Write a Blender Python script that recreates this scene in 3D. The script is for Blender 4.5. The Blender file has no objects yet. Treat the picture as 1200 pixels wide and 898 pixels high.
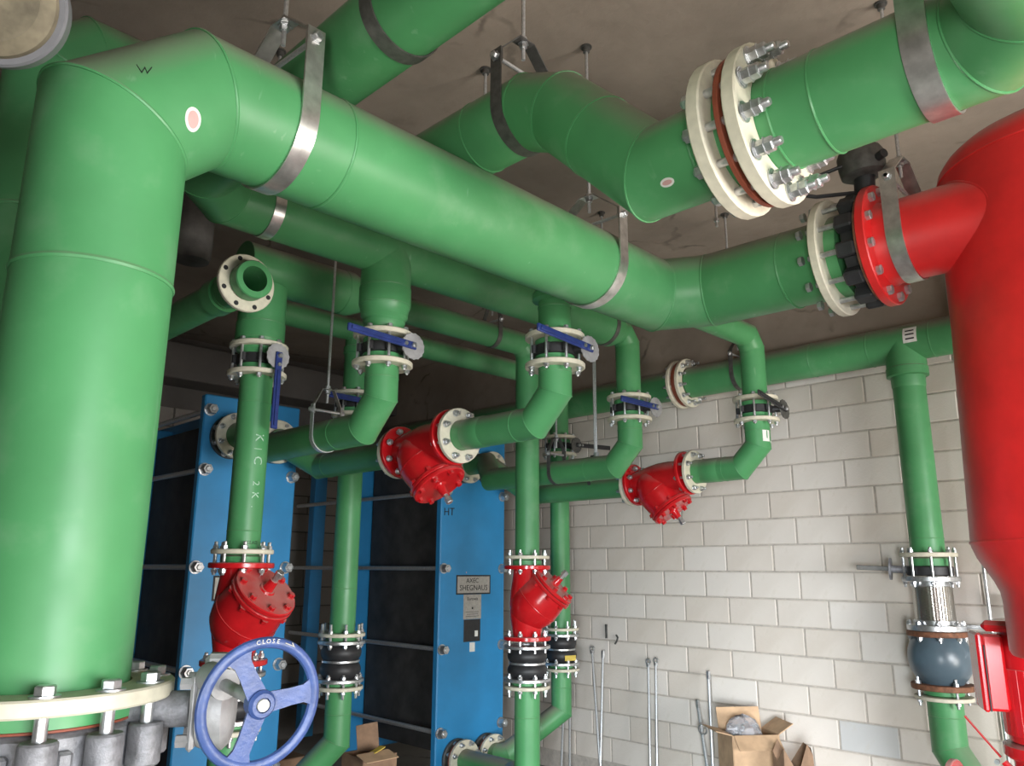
import bpy, bmesh, math, random
from math import sin, cos, pi, radians, sqrt
from mathutils import Vector as V3, Matrix
random.seed(7)
S = bpy.context.scene
COL = S.collection
H = 1.76                      # camera height above the floor; geometry below is written relative to the camera

# ------------------------------------------------------------------ camera
PIT, YAW, ROLL = radians(13.28746), radians(44.91627), radians(0.28355)
fw = V3((cos(YAW)*cos(PIT), sin(YAW)*cos(PIT), sin(PIT)))
rt = V3((sin(YAW), -cos(YAW), 0)); up = rt.cross(fw)
r2 = cos(ROLL)*rt + sin(ROLL)*up; u2 = -sin(ROLL)*rt + cos(ROLL)*up
cam = bpy.data.cameras.new('camera'); co = bpy.data.objects.new('camera', cam); COL.objects.link(co)
cam.sensor_width = 36; cam.lens = 922.0666*36/1200; cam.clip_start = .05
M = Matrix((r2, u2, -fw)).transposed().to_4x4(); M.translation = V3((0, 0, H))
co.matrix_world = M
S.camera = co
# ------------------------------------------------------------------ light
w = bpy.data.worlds.new('daylight'); S.world = w; w.use_nodes = True
bg = w.node_tree.nodes['Background']; bg.inputs[0].default_value = (.80, .90, 1, 1); bg.inputs[1].default_value = .3
def area(name, loc, target, sx, sy, power, color):
    l = bpy.data.lights.new(name, 'AREA'); l.shape = 'RECTANGLE'; l.size = sx; l.size_y = sy; l.energy = power; l.color = color
    o = bpy.data.objects.new(name, l); COL.objects.link(o); o.location = V3(loc)+V3((0, 0, H))
    d = V3(target)-V3(loc); o.rotation_euler = d.to_track_quat('-Z', 'Y').to_euler()
    return o
area('front_doorway_daylight', (.3, -6.2, .15), (1.2, 2.0, -.35), 3.6, 2.2, 640, (.93, .97, 1))
area('side_doorway_daylight', (-7.0, -4.4, .1), (3.0, 1.4, -.5), 3.2, 2.6, 2300, (.83, .93, 1.0))
area('bounce_fill_front', (4.0, -5.4, -1.7), (3.0, 0, 1.2), 4.5, 3.0, 620, (1, .95, .87))  # added fill lamp standing in for light bounced off unseen ground outside
area('bounce_fill_side', (-3.1, -1.7, -1.72), (.8, -.2, 1.5), 2.4, 2.4, 340, (1, .96, .90))  # second added fill lamp, brightens upper pipes and ceiling; no ground modelled there
S.view_settings.view_transform = 'Standard'; S.view_settings.look = 'None'
S.view_settings.gamma = 1; S.view_settings.use_curve_mapping = False
S.view_settings.exposure = 0.35
try:
    S.cycles.use_denoising = True; S.cycles.denoiser = 'OPENIMAGEDENOISE'
    S.cycles.max_bounces = 10; S.cycles.diffuse_bounces = 6
    S.cycles.sample_clamp_indirect = 6
except Exception:
    pass

# ------------------------------------------------------------------ materials
def nt(name):
    m = bpy.data.materials.new(name); m.use_nodes = True
    return m, m.node_tree, m.node_tree.nodes['Principled BSDF']
def N(t, kind, **kw):
    n = t.nodes.new(kind)
    for k, v in kw.items(): setattr(n, k, v)
    return n
def noise(t, scale, detail=4, stretch=None, rough=.55):
    tc = N(t, 'ShaderNodeTexCoord'); mp = N(t, 'ShaderNodeMapping')
    t.links.new(tc.outputs['Object'], mp.inputs[0])
    if stretch: mp.inputs['Scale'].default_value = stretch
    n = N(t, 'ShaderNodeTexNoise'); n.inputs['Scale'].default_value = scale; n.inputs['Detail'].default_value = detail
    n.inputs['Roughness'].default_value = rough
    t.links.new(mp.outputs[0], n.inputs['Vector']); return n.outputs['Fac']
def ramp(t, src, a, b, ca=(0, 0, 0, 1), cb=(1, 1, 1, 1)):
    r = N(t, 'ShaderNodeValToRGB'); r.color_ramp.elements[0].position = a; r.color_ramp.elements[1].position = b
    r.color_ramp.elements[0].color = ca; r.color_ramp.elements[1].color = cb
    t.links.new(src, r.inputs[0]); return r.outputs[0]
def mix(t, f, a, b, mode='MIX'):
    m = N(t, 'ShaderNodeMix', data_type='RGBA', blend_type=mode)
    for i, x in ((0, f), (6, a), (7, b)):
        if hasattr(x, 'links'): t.links.new(x, m.inputs[i])
        elif isinstance(x, (int, float)): m.inputs[i].default_value = x
        else: m.inputs[i].default_value = (*x, 1)
    return m.outputs[2]
def mul(t, a, b):
    m = N(t, 'ShaderNodeMath', operation='MULTIPLY')
    for i, x in ((0, a), (1, b)):
        if hasattr(x, 'links'): t.links.new(x, m.inputs[i])
        else: m.inputs[i].default_value = x
    return m.outputs[0]
def simple(name, c, rough=.5, metal=0, var=.25, vscale=14, bump=0, spec=.5, dust=0):
    m, t, p = nt(name)
    n = noise(t, vscale)
    dark = tuple(x*(1-var) for x in c); lite = tuple(min(1, x*(1+var)) for x in c)
    col = mix(t, ramp(t, n, .3, .7), dark, lite)
    if dust:
        g = N(t, 'ShaderNodeNewGeometry'); s = N(t, 'ShaderNodeSeparateXYZ'); t.links.new(g.outputs['Normal'], s.inputs[0])
        f = mul(t, ramp(t, s.outputs['Z'], .30, .85), ramp(t, noise(t, 5, 6), .25, .6))
        col = mix(t, mul(t, f, dust), col, (.36, .31, .275))
    t.links.new(col, p.inputs['Base Color'])
    p.inputs['Roughness'].default_value = rough; p.inputs['Metallic'].default_value = metal
    p.inputs['Specular IOR Level'].default_value = spec
    if bump:
        b = N(t, 'ShaderNodeBump'); b.inputs['Strength'].default_value = bump; b.inputs['Distance'].default_value = .01
        t.links.new(noise(t, vscale*4, 6), b.inputs['Height']); t.links.new(b.outputs[0], p.inputs['Normal'])
    return m
def green(name, base, dusty=.9):
    m, t, p = nt(name)
    col = mix(t, ramp(t, noise(t, 3.0, 5), .3, .72), tuple(x*.86 for x in base), tuple(x*1.12 for x in base))
    # pale scuffs and drag marks left by handling
    sc = mul(t, ramp(t, noise(t, 26, 3, (1, 1, .18)), .66, .74), ramp(t, noise(t, 4, 2), .5, .7))
    col = mix(t, mul(t, sc, .35), col, (.42, .58, .46))
    sm = mul(t, ramp(t, noise(t, 6, 6), .56, .78), .22)
    col = mix(t, sm, col, (.30, .40, .30))
    g = N(t, 'ShaderNodeNewGeometry'); s = N(t, 'ShaderNodeSeparateXYZ'); t.links.new(g.outputs['Normal'], s.inputs[0])
    f = mul(t, ramp(t, s.outputs['Z'], .22, .80), ramp(t, noise(t, 4, 7), .18, .50))
    col = mix(t, mul(t, f, dusty), col, (.235, .215, .175))
    t.links.new(col, p.inputs['Base Color'])
    t.links.new(ramp(t, noise(t, 9, 3), .3, .7, (.34,)*3+(1,), (.5,)*3+(1,)), p.inputs['Roughness'])
    p.inputs['Specular IOR Level'].default_value = .42
    return m
MG = green('green_plastic_pipe', (.075, .285, .108))
MGD = green('dusty_green_plastic_pipe', (.072, .27, .104), 1.0)
MCREAM = simple('cream_plastic', (.62, .58, .46), .5, 0, .1, 30, dust=.25)
MGALV = simple('galvanised_steel', (.56, .57, .58), .34, .85, .22, 60)
MROD = simple('zinc_threaded_rod', (.62, .63, .64), .40, .7, .15, 120)
MSTRAP = simple('strap_steel', (.62, .61, .59), .30, .9, .22, 22)
MDARK = simple('dark_steel', (.11, .107, .10), .5, .4, .3, 30)
MRED = simple('red_enamel', (.50, .010, .014), .2, 0, .16, 9, dust=.7)
MREDV = simple('red_vessel_paint', (.60, .018, .018), .38, 0, .16, 6, dust=.42)
MBLACK = simple('black_rubber', (.022, .022, .024), .5, 0, .25, 30)
MCAST = simple('grey_cast_iron', (.20, .20, .215), .45, .2, .35, 35, bump=.25)
MGREY = simple('grey_enamel', (.085, .125, .155), .3, 0, .12, 10)
MALU = simple('cast_aluminium', (.34, .335, .34), .5, .3, .25, 18, bump=.15)
MHAND = simple('blue_lever_paint', (.018, .035, .16), .4, 0, .2, 30)
MWHEEL = simple('blue_wheel_paint', (.036, .066, .19), .38, 0, .22, 26, bump=.12)
MHX = simple('blue_frame_paint', (.026, .235, .50), .4, 0, .08, 5)
MSHR = simple('black_shroud_sheet', (.050, .047, .045), .62, 0, .35, 7)
MGASK = simple('brown_gasket', (.25, .06, .03), .6, 0, .25, 20)
MRUST = simple('rusty_flange', (.20, .085, .045), .7, .2, .45, 40)
MWHITE = simple('white_sticker', (.74, .74, .70), .5, 0, .08, 40)
MPRINTR = simple('red_print', (.62, .36, .34), .6, 0, .1)
MPRINTK = simple('black_print', (.012, .012, .014), .6, 0, .1)
MCHALK = simple('white_chalk', (.42, .62, .48), .8, 0, .2, 80)
MPLATE = simple('nameplate_metal', (.40, .38, .35), .5, .2, .15, 40)
MCARD = simple('cardboard', (.50, .33, .20), .8, 0, .15, 12)
MCARDD = simple('old_cardboard', (.26, .16, .10), .85, 0, .25, 12)
MYEL = simple('yellow_tag', (.62, .46, .08), .6, 0, .15)
MPVC = simple('grey_plastic', (.12, .12, .13), .5, 0, .15, 12)
MBEIGE = simple('mottled_beige', (.16, .135, .09), .8, 0, .45, 16)
MGP = simple('dusty_grey_pipe', (.11, .105, .10), .7, 0, .3, 12)
MPINK = simple('light_hub', (.62, .60, .52), .6)
m, t, p = nt('clear_plastic_bag'); MBAG = m
p.inputs['Base Color'].default_value = (.9, .9, .95, 1); p.inputs['Roughness'].default_value = .2
p.inputs['Transmission Weight'].default_value = .75; p.inputs['IOR'].default_value = 1.15
# concrete ceiling: blotches, form-board seams, a few cracks
def concrete(name, base, crack=True):
    m, t, p = nt(name)
    col = mix(t, ramp(t, noise(t, 1.6, 7), .3, .7), tuple(x*.78 for x in base), tuple(x*1.2 for x in base))
    col = mix(t, mul(t, ramp(t, noise(t, 7, 6), .58, .75), .35), col, tuple(x*.6 for x in base))
    if crack:
        tc = N(t, 'ShaderNodeTexCoord'); v = N(t, 'ShaderNodeTexVoronoi', feature='DISTANCE_TO_EDGE'); v.inputs['Scale'].default_value = .75
        nz = N(t, 'ShaderNodeTexNoise'); nz.inputs['Scale'].default_value = 3; nz.inputs['Detail'].default_value = 6
        t.links.new(tc.outputs['Object'], nz.inputs['Vector'])
        ad = N(t, 'ShaderNodeVectorMath', operation='MULTIPLY_ADD'); t.links.new(nz.outputs['Color'], ad.inputs[0]); ad.inputs[1].default_value = (.35,)*3
        t.links.new(tc.outputs['Object'], ad.inputs[2]); t.links.new(ad.outputs[0], v.inputs['Vector'])
        c = mul(t, ramp(t, v.outputs['Distance'], .004, .016, (1, 1, 1, 1), (0, 0, 0, 1)), ramp(t, noise(t, 2.5, 3), .5, .62))
        col = mix(t, mul(t, c, .75), col, tuple(x*.3 for x in base))
    t.links.new(col, p.inputs['Base Color']); p.inputs['Roughness'].default_value = .9
    b = N(t, 'ShaderNodeBump'); b.inputs['Strength'].default_value = .35; b.inputs['Distance'].default_value = .01
    t.links.new(noise(t, 22, 8), b.inputs['Height']); t.links.new(b.outputs[0], p.inputs['Normal'])
    return m
MCEIL = concrete('ceiling_concrete', (.33, .275, .225))
MFLOOR = concrete('floor_concrete', (.28, .265, .245))
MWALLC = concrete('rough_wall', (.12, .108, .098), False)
MMORT = simple('mortar', (.47, .42, .37), .95, 0, .15, 30, bump=.3)
def blockmat(name, a, b):
    m, t, p = nt(name)
    oi = N(t, 'ShaderNodeObjectInfo')
    col = mix(t, oi.outputs['Random'], a, b)
    col = mix(t, mul(t, ramp(t, noise(t, 4, 6), .35, .75), .45), col, tuple(x*1.12 for x in b))
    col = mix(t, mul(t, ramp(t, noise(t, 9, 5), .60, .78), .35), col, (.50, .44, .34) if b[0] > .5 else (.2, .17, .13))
    t.links.new(col, p.inputs['Base Color']); p.inputs['Roughness'].default_value = .92
    bu = N(t, 'ShaderNodeBump'); bu.inputs['Strength'].default_value = .3; bu.inputs['Distance'].default_value = .006
    t.links.new(noise(t, 60, 6), bu.inputs['Height']); t.links.new(bu.outputs[0], p.inputs['Normal'])
    return m
MBLOCK = blockmat('concrete_block', (.62, .545, .47), (.71, .655, .60))
MBLOCKG = blockmat('grey_concrete_block', (.50, .495, .48), (.54, .53, .515))
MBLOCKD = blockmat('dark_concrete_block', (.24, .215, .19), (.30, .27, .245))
m, t, p = nt('woven_steel_braid'); MBRAID = m
p.inputs['Metallic'].default_value = 1; p.inputs['Roughness'].default_value = .3; p.inputs['Base Color'].default_value = (.50, .48, .44, 1)

# ------------------------------------------------------------------ geometry
def basis(d):
    d = V3(d).normalized(); a = V3((0, 0, 1)) if abs(d.z) < .9 else V3((1, 0, 0))
    u = a.cross(d).normalized(); return u, d.cross(u), d
class G:
    def __init__(s): s.v = []; s.f = []
    def add(s, v, f):
        o = len(s.v); s.v += [V3(x) for x in v]; s.f += [tuple(i+o for i in q) for q in f]; return s
def lathe(c, d, prof, seg=32, closed=False, g=None):
    g = g or G(); u, v, d = basis(d); c = V3(c); vs = []; fs = []; n = len(prof)
    for t_, r in prof:
        for k in range(seg):
            a = 2*pi*k/seg; vs.append(c+d*t_+(u*cos(a)+v*sin(a))*r)
    for i in range(n if closed else n-1):
        j = (i+1) % n
        for k in range(seg):
            k2 = (k+1) % seg; fs.append((i*seg+k, i*seg+k2, j*seg+k2, j*seg+k))
    if not closed:
        if prof[0][1] > 1e-4: fs.append(tuple(range(seg-1, -1, -1)))
        if prof[-1][1] > 1e-4: fs.append(tuple((n-1)*seg+k for k in range(seg)))
    return g.add(vs, fs)
def cyl(a, b, r, seg=12, g=None, r2_=None):
    a, b = V3(a), V3(b); L = (b-a).length
    return lathe(a, b-a, [(0, r), (L, r if r2_ is None else r2_)], seg, g=g)
def annulus(c, d, R, ri, t0, t1, seg=36, b=.004, g=None):
    return lathe(c, d, [(t0, ri), (t0, R-b), (t0+b, R), (t1-b, R), (t1, R-b), (t1, ri)], seg, True, g)
def box(c, sx, sy, sz, ax=None, bev=.004, g=None):
    g = g or G(); X, Y, Z = ax or (V3((1, 0, 0)), V3((0, 1, 0)), V3((0, 0, 1)))
    bm = bmesh.new(); bmesh.ops.create_cube(bm, size=1); bmesh.ops.scale(bm, vec=(sx, sy, sz), verts=bm.verts)
    if bev: bmesh.ops.bevel(bm, geom=bm.edges[:], offset=min(bev, .45*min(sx, sy, sz)), segments=1, affect='EDGES')
    bm.verts.index_update()
    vs = [V3(c)+X*q.co.x+Y*q.co.y+Z*q.co.z for q in bm.verts]; fs = [[q.index for q in f.verts] for f in bm.faces]
    bm.free(); return g.add(vs, fs)
def rings(pts, r, seg=40):
    """mitred rings of a pipe run: at each corner both lengths share one slanted ring"""
    pts = [V3(q) for q in pts]; d0 = (pts[1]-pts[0]).normalized(); u, v, _ = basis(d0)
    ring = [pts[0]+(u*cos(2*pi*k/seg)+v*sin(2*pi*k/seg))*r for k in range(seg)]; out = [(ring, d0)]
    for i in range(1, len(pts)):
        d = (pts[i]-pts[i-1]).normalized()
        n = d if i == len(pts)-1 else (d+(pts[i+1]-pts[i]).normalized()).normalized()
        ring = [q+d*((pts[i]-q).dot(n)/d.dot(n)) for q in ring]; out.append((ring, n))
    return out
def skin(a, b, cap0=False, cap1=False):
    g = G(); n = len(a); f = [(k, (k+1) % n, n+(k+1) % n, n+k) for k in range(n)]
    if cap0: f.append(tuple(range(n-1, -1, -1)))
    if cap1: f.append(tuple(range(n, 2*n)))
    return g.add(list(a)+list(b), f)
def bead(ring, nrm, rb):
    c = sum(ring, V3())/len(ring); g = G(); vs = []; fs = []; n = len(ring); s = 6
    for q in ring:
        o = (q-c).normalized()
        for k in range(s):
            a = 2*pi*k/s; vs.append(q+o*(rb*cos(a))+nrm*(rb*1.5*sin(a)))
    for i in range(n):
        for k in range(s):
            fs.append((i*s+k, i*s+(k+1) % s, ((i+1) % n)*s+(k+1) % s, ((i+1) % n)*s+k))
    return g.add(vs, fs)
def strip(path, wd, wdt, th, closed=False, g=None):
    """flat bar: rectangular section swept along a planar path; wd = direction across the bar"""
    g = g or G(); P = [V3(q) for q in path]; wd = V3(wd).normalized(); n = len(P); vs = []; fs = []
    for i, q in enumerate(P):
        a = P[i-1] if (i or closed) else P[i]; b = P[(i+1) % n] if (i < n-1 or closed) else P[i]
        t_ = (b-a).normalized(); nr = t_.cross(wd).normalized()
        for sx, sy in ((-1, -1), (1, -1), (1, 1), (-1, 1)): vs.append(q+wd*(sx*wdt/2)+nr*(sy*th/2))
    for i in range(n if closed else n-1):
        j = (i+1) % n
        for k in range(4): fs.append((i*4+k, i*4+(k+1) % 4, j*4+(k+1) % 4, j*4+k))
    if not closed: fs += [(3, 2, 1, 0), tuple((n-1)*4+k for k in range(4))]
    return g.add(vs, fs)
def wire(path, r, seg=8, g=None):
    g = g or G(); R_ = rings(path, r, seg); vs = []; fs = []
    for ring, _ in R_: vs += ring
    for i in range(len(R_)-1):
        for k in range(seg): fs.append((i*seg+k, i*seg+(k+1) % seg, (i+1)*seg+(k+1) % seg, (i+1)*seg+k))
    n = len(R_); fs += [tuple(range(seg-1, -1, -1)), tuple((n-1)*seg+k for k in range(seg))]
    return g.add(vs, fs)

# ------------------------------------------------------------------ objects
def mesh_of(name, g, mat, off=V3(), ang=32):
    me = bpy.data.meshes.new(name); me.from_pydata([v-off for v in g.v], [], g.f); me.materials.append(mat)
    bm = bmesh.new(); bm.from_mesh(me); bmesh.ops.recalc_face_normals(bm, faces=bm.faces); bm.to_mesh(me); bm.free()
    me.polygons.foreach_set('use_smooth', [True]*len(me.polygons)); me.set_sharp_from_angle(angle=radians(ang)); me.update()
    return me
def thing(name, label, cat, loc, group=None):
    o = bpy.data.objects.new(name, None); COL.objects.link(o); o.location = V3(loc)+V3((0, 0, H)); o.empty_display_size = .05
    o['label'] = label; o['category'] = cat
    if group: o['group'] = group
    o['_o'] = tuple(loc); return o
def org(T):
    while T.parent: T = T.parent
    return V3(T['_o'])
def part(name, g, mat, T, label=None, ang=32):
    me = mesh_of(name, g, mat, org(T), ang); o = bpy.data.objects.new(name, me); COL.objects.link(o); o.parent = T
    if label: o['label'] = label
    return o
def inst(name, me, T, loc, d=(0, 0, 1), spin=0):
    o = bpy.data.objects.new(name, me); COL.objects.link(o); o.parent = T
    u, v, w_ = basis(d); R = Matrix((u, v, w_)).transposed().to_4x4() @ Matrix.Rotation(spin, 4, 'Z')
    R.translation = V3(loc)-org(T); o.matrix_basis = R; return o
def solo(name, g, mat, label, cat, group=None, ang=32):
    c = sum(g.v, V3())/len(g.v); me = mesh_of(name, g, mat, c, ang); o = bpy.data.objects.new(name, me); COL.objects.link(o)
    o.location = c+V3((0, 0, H)); o['label'] = label; o['category'] = cat
    if group: o['group'] = group
    return o
def struct(name, g, mat):
    me = mesh_of(name, g, mat); o = bpy.data.objects.new(name, me); COL.objects.link(o); o.location = (0, 0, H); o['kind'] = 'structure'
    o['_o'] = (0., 0., 0.); return o
_cache = {}
def stud_mesh(L, r, a0, a1, mat=None):
    """threaded stud along Z from 0 to L with washers and nuts whose inner faces lie at a0 and a1"""
    mat = mat or MGALV; key = (round(L, 3), r, round(a0, 3), round(a1, 3), mat.name)
    if key not in _cache:
        g = lathe((0, 0, 0), (0, 0, 1), [(0, r*.8), (.003, r), (L-.003, r), (L, r*.8)], 8)
        for z, s in ((a0, -1), (a1, 1)):
            lathe((0, 0, z), (0, 0, s), [(0, r*2.1), (r*.3, r*2.1)], 12, g=g)
            lathe((0, 0, z), (0, 0, s), [(r*.3, r*1.75), (r*1.9, r*1.75), (r*2.1, r*1.45)], 6, g=g)
        _cache[key] = mesh_of('stud_bolt', g, mat, ang=25)
    return _cache[key]
def studs(T, c, d, Rb, n, t0, t1, a0, a1, r, spin=0, name='stud_bolt', mat=None):
    u, v, d = basis(d)
    for k in range(n):
        a = 2*pi*(k+.5)/n+spin; q = V3(c)+(u*cos(a)+v*sin(a))*Rb+d*t0
        inst(name, stud_mesh(t1-t0, r, a0-t0, a1-t0, mat), T, q, d, a)
def hexm(r, h, mat, key='hex'):
    k = (key, r, h, mat.name)
    if k not in _cache: _cache[k] = mesh_of('bolt_head', lathe((0, 0, 0), (0, 0, 1), [(0, r), (h*.85, r), (h, r*.85)], 6), mat, ang=25)
    return _cache[k]
def run(T, pts, r, elbows=(), mat=None, beads=True, seg=40, rb=None, cap0=False, cap1=False, nobead=()):
    """pipe run with mitred corners; each length is a part, each weld a part; elbows = indices of lengths that are elbow segments"""
    mat = mat or MG; R_ = rings(pts, r, seg); n = len(R_)
    for i in range(n-1):
        part('elbow_segment' if i in elbows else 'pipe_length', skin(R_[i][0], R_[i+1][0], cap0 and i == 0, cap1 and i == n-2), mat, T)
        if beads and 0 < i and i not in nobead: part('weld_bead', bead(R_[i][0], R_[i][1], rb or max(.0022, r*.02)), mat, T)
    return R_
def wring(T, c, d, r, rb=.003, mat=None, seg=40):
    u, v, d = basis(d); ring = [V3(c)+(u*cos(2*pi*k/seg)+v*sin(2*pi*k/seg))*r for k in range(seg)]
    part('weld_bead', bead(ring, d, rb), mat or MG, T)
def cone(T, c, d, prof, name='reducer', mat=None): return part(name, lathe(c, d, prof, 40), mat or MG, T)
def flange(T, c, d, R, ri, t0, t1, mat=None, name='backing_flange', label=None):
    return part(name, annulus(c, d, R, ri, t0, t1), mat or MCREAM, T, label)
def text(T, name, body, size, loc, xdir, ydir, mat, depth=.0006, bend=None):
    """lettering as real thin letters; bend=(centre, axis, radius) wraps them on a pipe"""
    cu = bpy.data.curves.new(name, 'FONT'); cu.body = body; cu.size = size; cu.align_x = 'CENTER'; cu.align_y = 'CENTER'; cu.extrude = depth; cu.resolution_u = 2
    o = bpy.data.objects.new('tmp', cu); COL.objects.link(o); dg = bpy.context.evaluated_depsgraph_get()
    me = bpy.data.meshes.new_from_object(o.evaluated_get(dg)); bpy.data.objects.remove(o); bpy.data.curves.remove(cu)
    x, y = V3(xdir).normalized(), V3(ydir).normalized(); z = x.cross(y); g = G(); vs = []
    for q in me.vertices:
        P = V3(loc)+x*q.co.x+y*q.co.y+z*q.co.z
        if bend:
            c, ax, rr = bend; ax = V3(ax).normalized(); rel = P-V3(c); al = ax*rel.dot(ax); rad = rel-al
            P = V3(c)+al+rad.normalized()*(rr+q.co.z)
        vs.append(P)
    g.add(vs, [list(f.vertices) for f in me.polygons]); bpy.data.meshes.remove(me)
    return part(name, g, mat, T)
def patch(T, name, c, ax, rr, mid, w_, h_, mat, oval=True, lift=.0012, label=None, tilt=0):
    """sticker lying on a pipe: centre line c/ax, radius rr, mid = point near its middle; w_ along the axis, h_ round it"""
    ax = V3(ax).normalized(); rel = V3(mid)-V3(c); al = rel.dot(ax); r0 = (rel-ax*al).normalized(); s = ax.cross(r0)
    g = G(); vs = []; n = 24; pts = []
    for k in range(n):
        a = 2*pi*k/n; pts.append((cos(a), sin(a)))
    if not oval: pts = [(-1+2*i/6, -1) for i in range(6)]+[(1, -1+2*i/6) for i in range(6)]+[(1-2*i/6, 1) for i in range(6)]+[(-1, 1-2*i/6) for i in range(6)]
    def P(a, b, l):
        a, b = a*w_/2, b*h_/2; a, b = a*cos(tilt)-b*sin(tilt), a*sin(tilt)+b*cos(tilt); th = b/rr
        return V3(c)+ax*(al+a)+(r0*cos(th)+s*sin(th))*(rr+l)
    vs = [P(0, 0, lift)]; fs = []; rows = 4
    for q in range(1, rows+1): vs += [P(a*q/rows, b*q/rows, lift) for a, b in pts]
    vs += [P(a, b, -.001) for a, b in pts]; n = len(pts)
    for k in range(n):
        k2 = (k+1) % n; fs.append((0, 1+k, 1+k2))
        for q in range(rows): fs.append((1+q*n+k, 1+(q+1)*n+k, 1+(q+1)*n+k2, 1+q*n+k2))
    return part(name, g.add(vs, fs), mat, T, label)

# ------------------------------------------------------------------ the room
XW, YF, ZC, ZF = 5.77, 8.0, 2.33, -H
XL, YN = -1.5, -2.6
struct('floor', box(((XL+XW)/2, (YN+YF)/2, ZF-.1), XW-XL+.8, YF-YN+.8, .2, bev=0), MFLOOR)
CE = struct('ceiling', box(((XL+XW)/2, (YN+YF)/2, ZC+.12), XW-XL+.8, YF-YN+.8, .24, bev=0), MCEIL)
WR = struct('wall_right', box((XW+.135, (YN+YF)/2, (ZF+ZC)/2), .25, YF-YN, ZC-ZF, bev=0), MMORT)
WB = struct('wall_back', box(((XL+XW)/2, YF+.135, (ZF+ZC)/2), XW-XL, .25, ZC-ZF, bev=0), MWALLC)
g = G(); LY0, LY1, LZ = -2.5, -.5, .15              # left wall with its own open doorway, left of the camera
box((XL-.125, (YN+LY0)/2, (ZF+ZC)/2), .25, LY0-YN, ZC-ZF, bev=0, g=g)
box((XL-.125, (LY1+YF)/2, (ZF+ZC)/2), .25, YF-LY1, ZC-ZF, bev=0, g=g)
box((XL-.125, (LY0+LY1)/2, (LZ+ZC)/2), .25, LY1-LY0, ZC-LZ, bev=0, g=g)
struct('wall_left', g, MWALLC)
g = G(); DX0, DX1, DZ = -.6, 4.8, .45                 # front wall with the open doorway the daylight enters by
box(((XL+DX0)/2, YN-.12, (ZF+ZC)/2), DX0-XL, .24, ZC-ZF, bev=0, g=g)
box(((DX1+XW)/2, YN-.12, (ZF+ZC)/2), XW-DX1, .24, ZC-ZF, bev=0, g=g)
box(((DX0+DX1)/2, YN-.12, (DZ+ZC)/2), DX1-DX0, .24, ZC-DZ, bev=0, g=g)
struct('wall_front', g, MMORT)
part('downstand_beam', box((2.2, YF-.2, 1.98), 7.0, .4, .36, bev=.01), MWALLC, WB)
part('downstand_beam', box((XW-.055, 3.4, 1.965), .13, 9.0, .73, bev=.008), MCEIL, WR)
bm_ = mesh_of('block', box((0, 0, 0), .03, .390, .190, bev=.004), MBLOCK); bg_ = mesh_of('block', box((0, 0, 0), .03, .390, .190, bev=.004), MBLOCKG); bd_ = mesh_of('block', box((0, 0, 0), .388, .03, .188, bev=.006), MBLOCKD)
def block(me, T, c, s):
    o = bpy.data.objects.new('block', me); COL.objects.link(o); o.parent = T; o.location = c; o.scale = s
for k in range(-9, 10):                                # blocks of the right wall: 0.2 m courses in running bond
    z0 = -.012+.2*k
    if z0+.1 > 1.62: continue
    y = .33-.4 + (.0 if (k % 2) == 1 else .2)
    y += .4*1
    while y < 5.9:
        if z0 > -1.8: block(bg_ if abs(y+.2-2.39) < .2 and abs(z0+.1+1.05) < .1 else bm_, WR, (XW+.0185+random.uniform(-.002, .002), y+.2, z0+.1), (1, random.uniform(.985, 1.0), random.uniform(.985, 1.0)))
        y += .4
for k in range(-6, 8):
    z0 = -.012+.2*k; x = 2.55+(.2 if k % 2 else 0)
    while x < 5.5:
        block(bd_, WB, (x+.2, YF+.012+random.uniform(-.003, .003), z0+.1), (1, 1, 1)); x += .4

# ------------------------------------------------------------------ large main in front: riser, long run, elbow to the red separator
R1 = .167
rx, ry = .528, 1.88
ZFL = -.230
T1 = thing('main_pipe', 'largest green pipe, rising at left and running under the ceiling to the red vessel', 'pipe', (rx, ry, -.26))
A0, A1 = V3((rx, ry, 1.192)), V3((3.12, 2.03, 1.272)); d1 = (A1-A0).normalized(); A2 = V3((3.12, 1.185, 1.262))
pts = [V3((rx, ry, -.29)), V3((rx, ry, 1.192-.17)), A0+d1*.20, A1-d1*.13, A1+V3((0, -.23, 0)), A2]
RR = run(T1, pts, R1, (1, 3), seg=64, rb=.0035)
wring(T1, (rx, ry, .635), (0, 0, 1), R1, .0045, seg=64); wring(T1, A0+d1*.585, d1, R1, .0035, seg=64)
wring(T1, (3.12, 1.40, 1.263), (0, 1, 0), R1, .0035, seg=64)
flange(T1, (rx, ry, 0), (0, 0, 1), .255, R1+.004, -.262, -.230)
cone(T1, (rx, ry, 0), (0, 0, 1), [(-.293, R1+.02), (-.268, R1+.02), (-.256, R1)], 'stub_end')
flange(T1, A2, (0, -1, 0), .245, R1+.003, -.04, -.005)
cone(T1, A2, (0, -1, 0), [(-.02, R1+.005), (.04, R1+.006)], 'stub_end')
eax = ((A0+d1*.20)-V3((rx, ry, 1.022))).normalized()
patch(T1, 'oval_sticker', (rx, ry, 1.022), eax, R1, V3((.660, 1.712, 1.035)), .044, .058, MWHITE, tilt=.5, label='white oval maker sticker with faint red print')
patch(T1, 'sticker_print', (rx, ry, 1.022), eax, R1, V3((.660, 1.712, 1.035)), .030, .042, MPRINTR, tilt=.5, lift=.0016)
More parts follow.
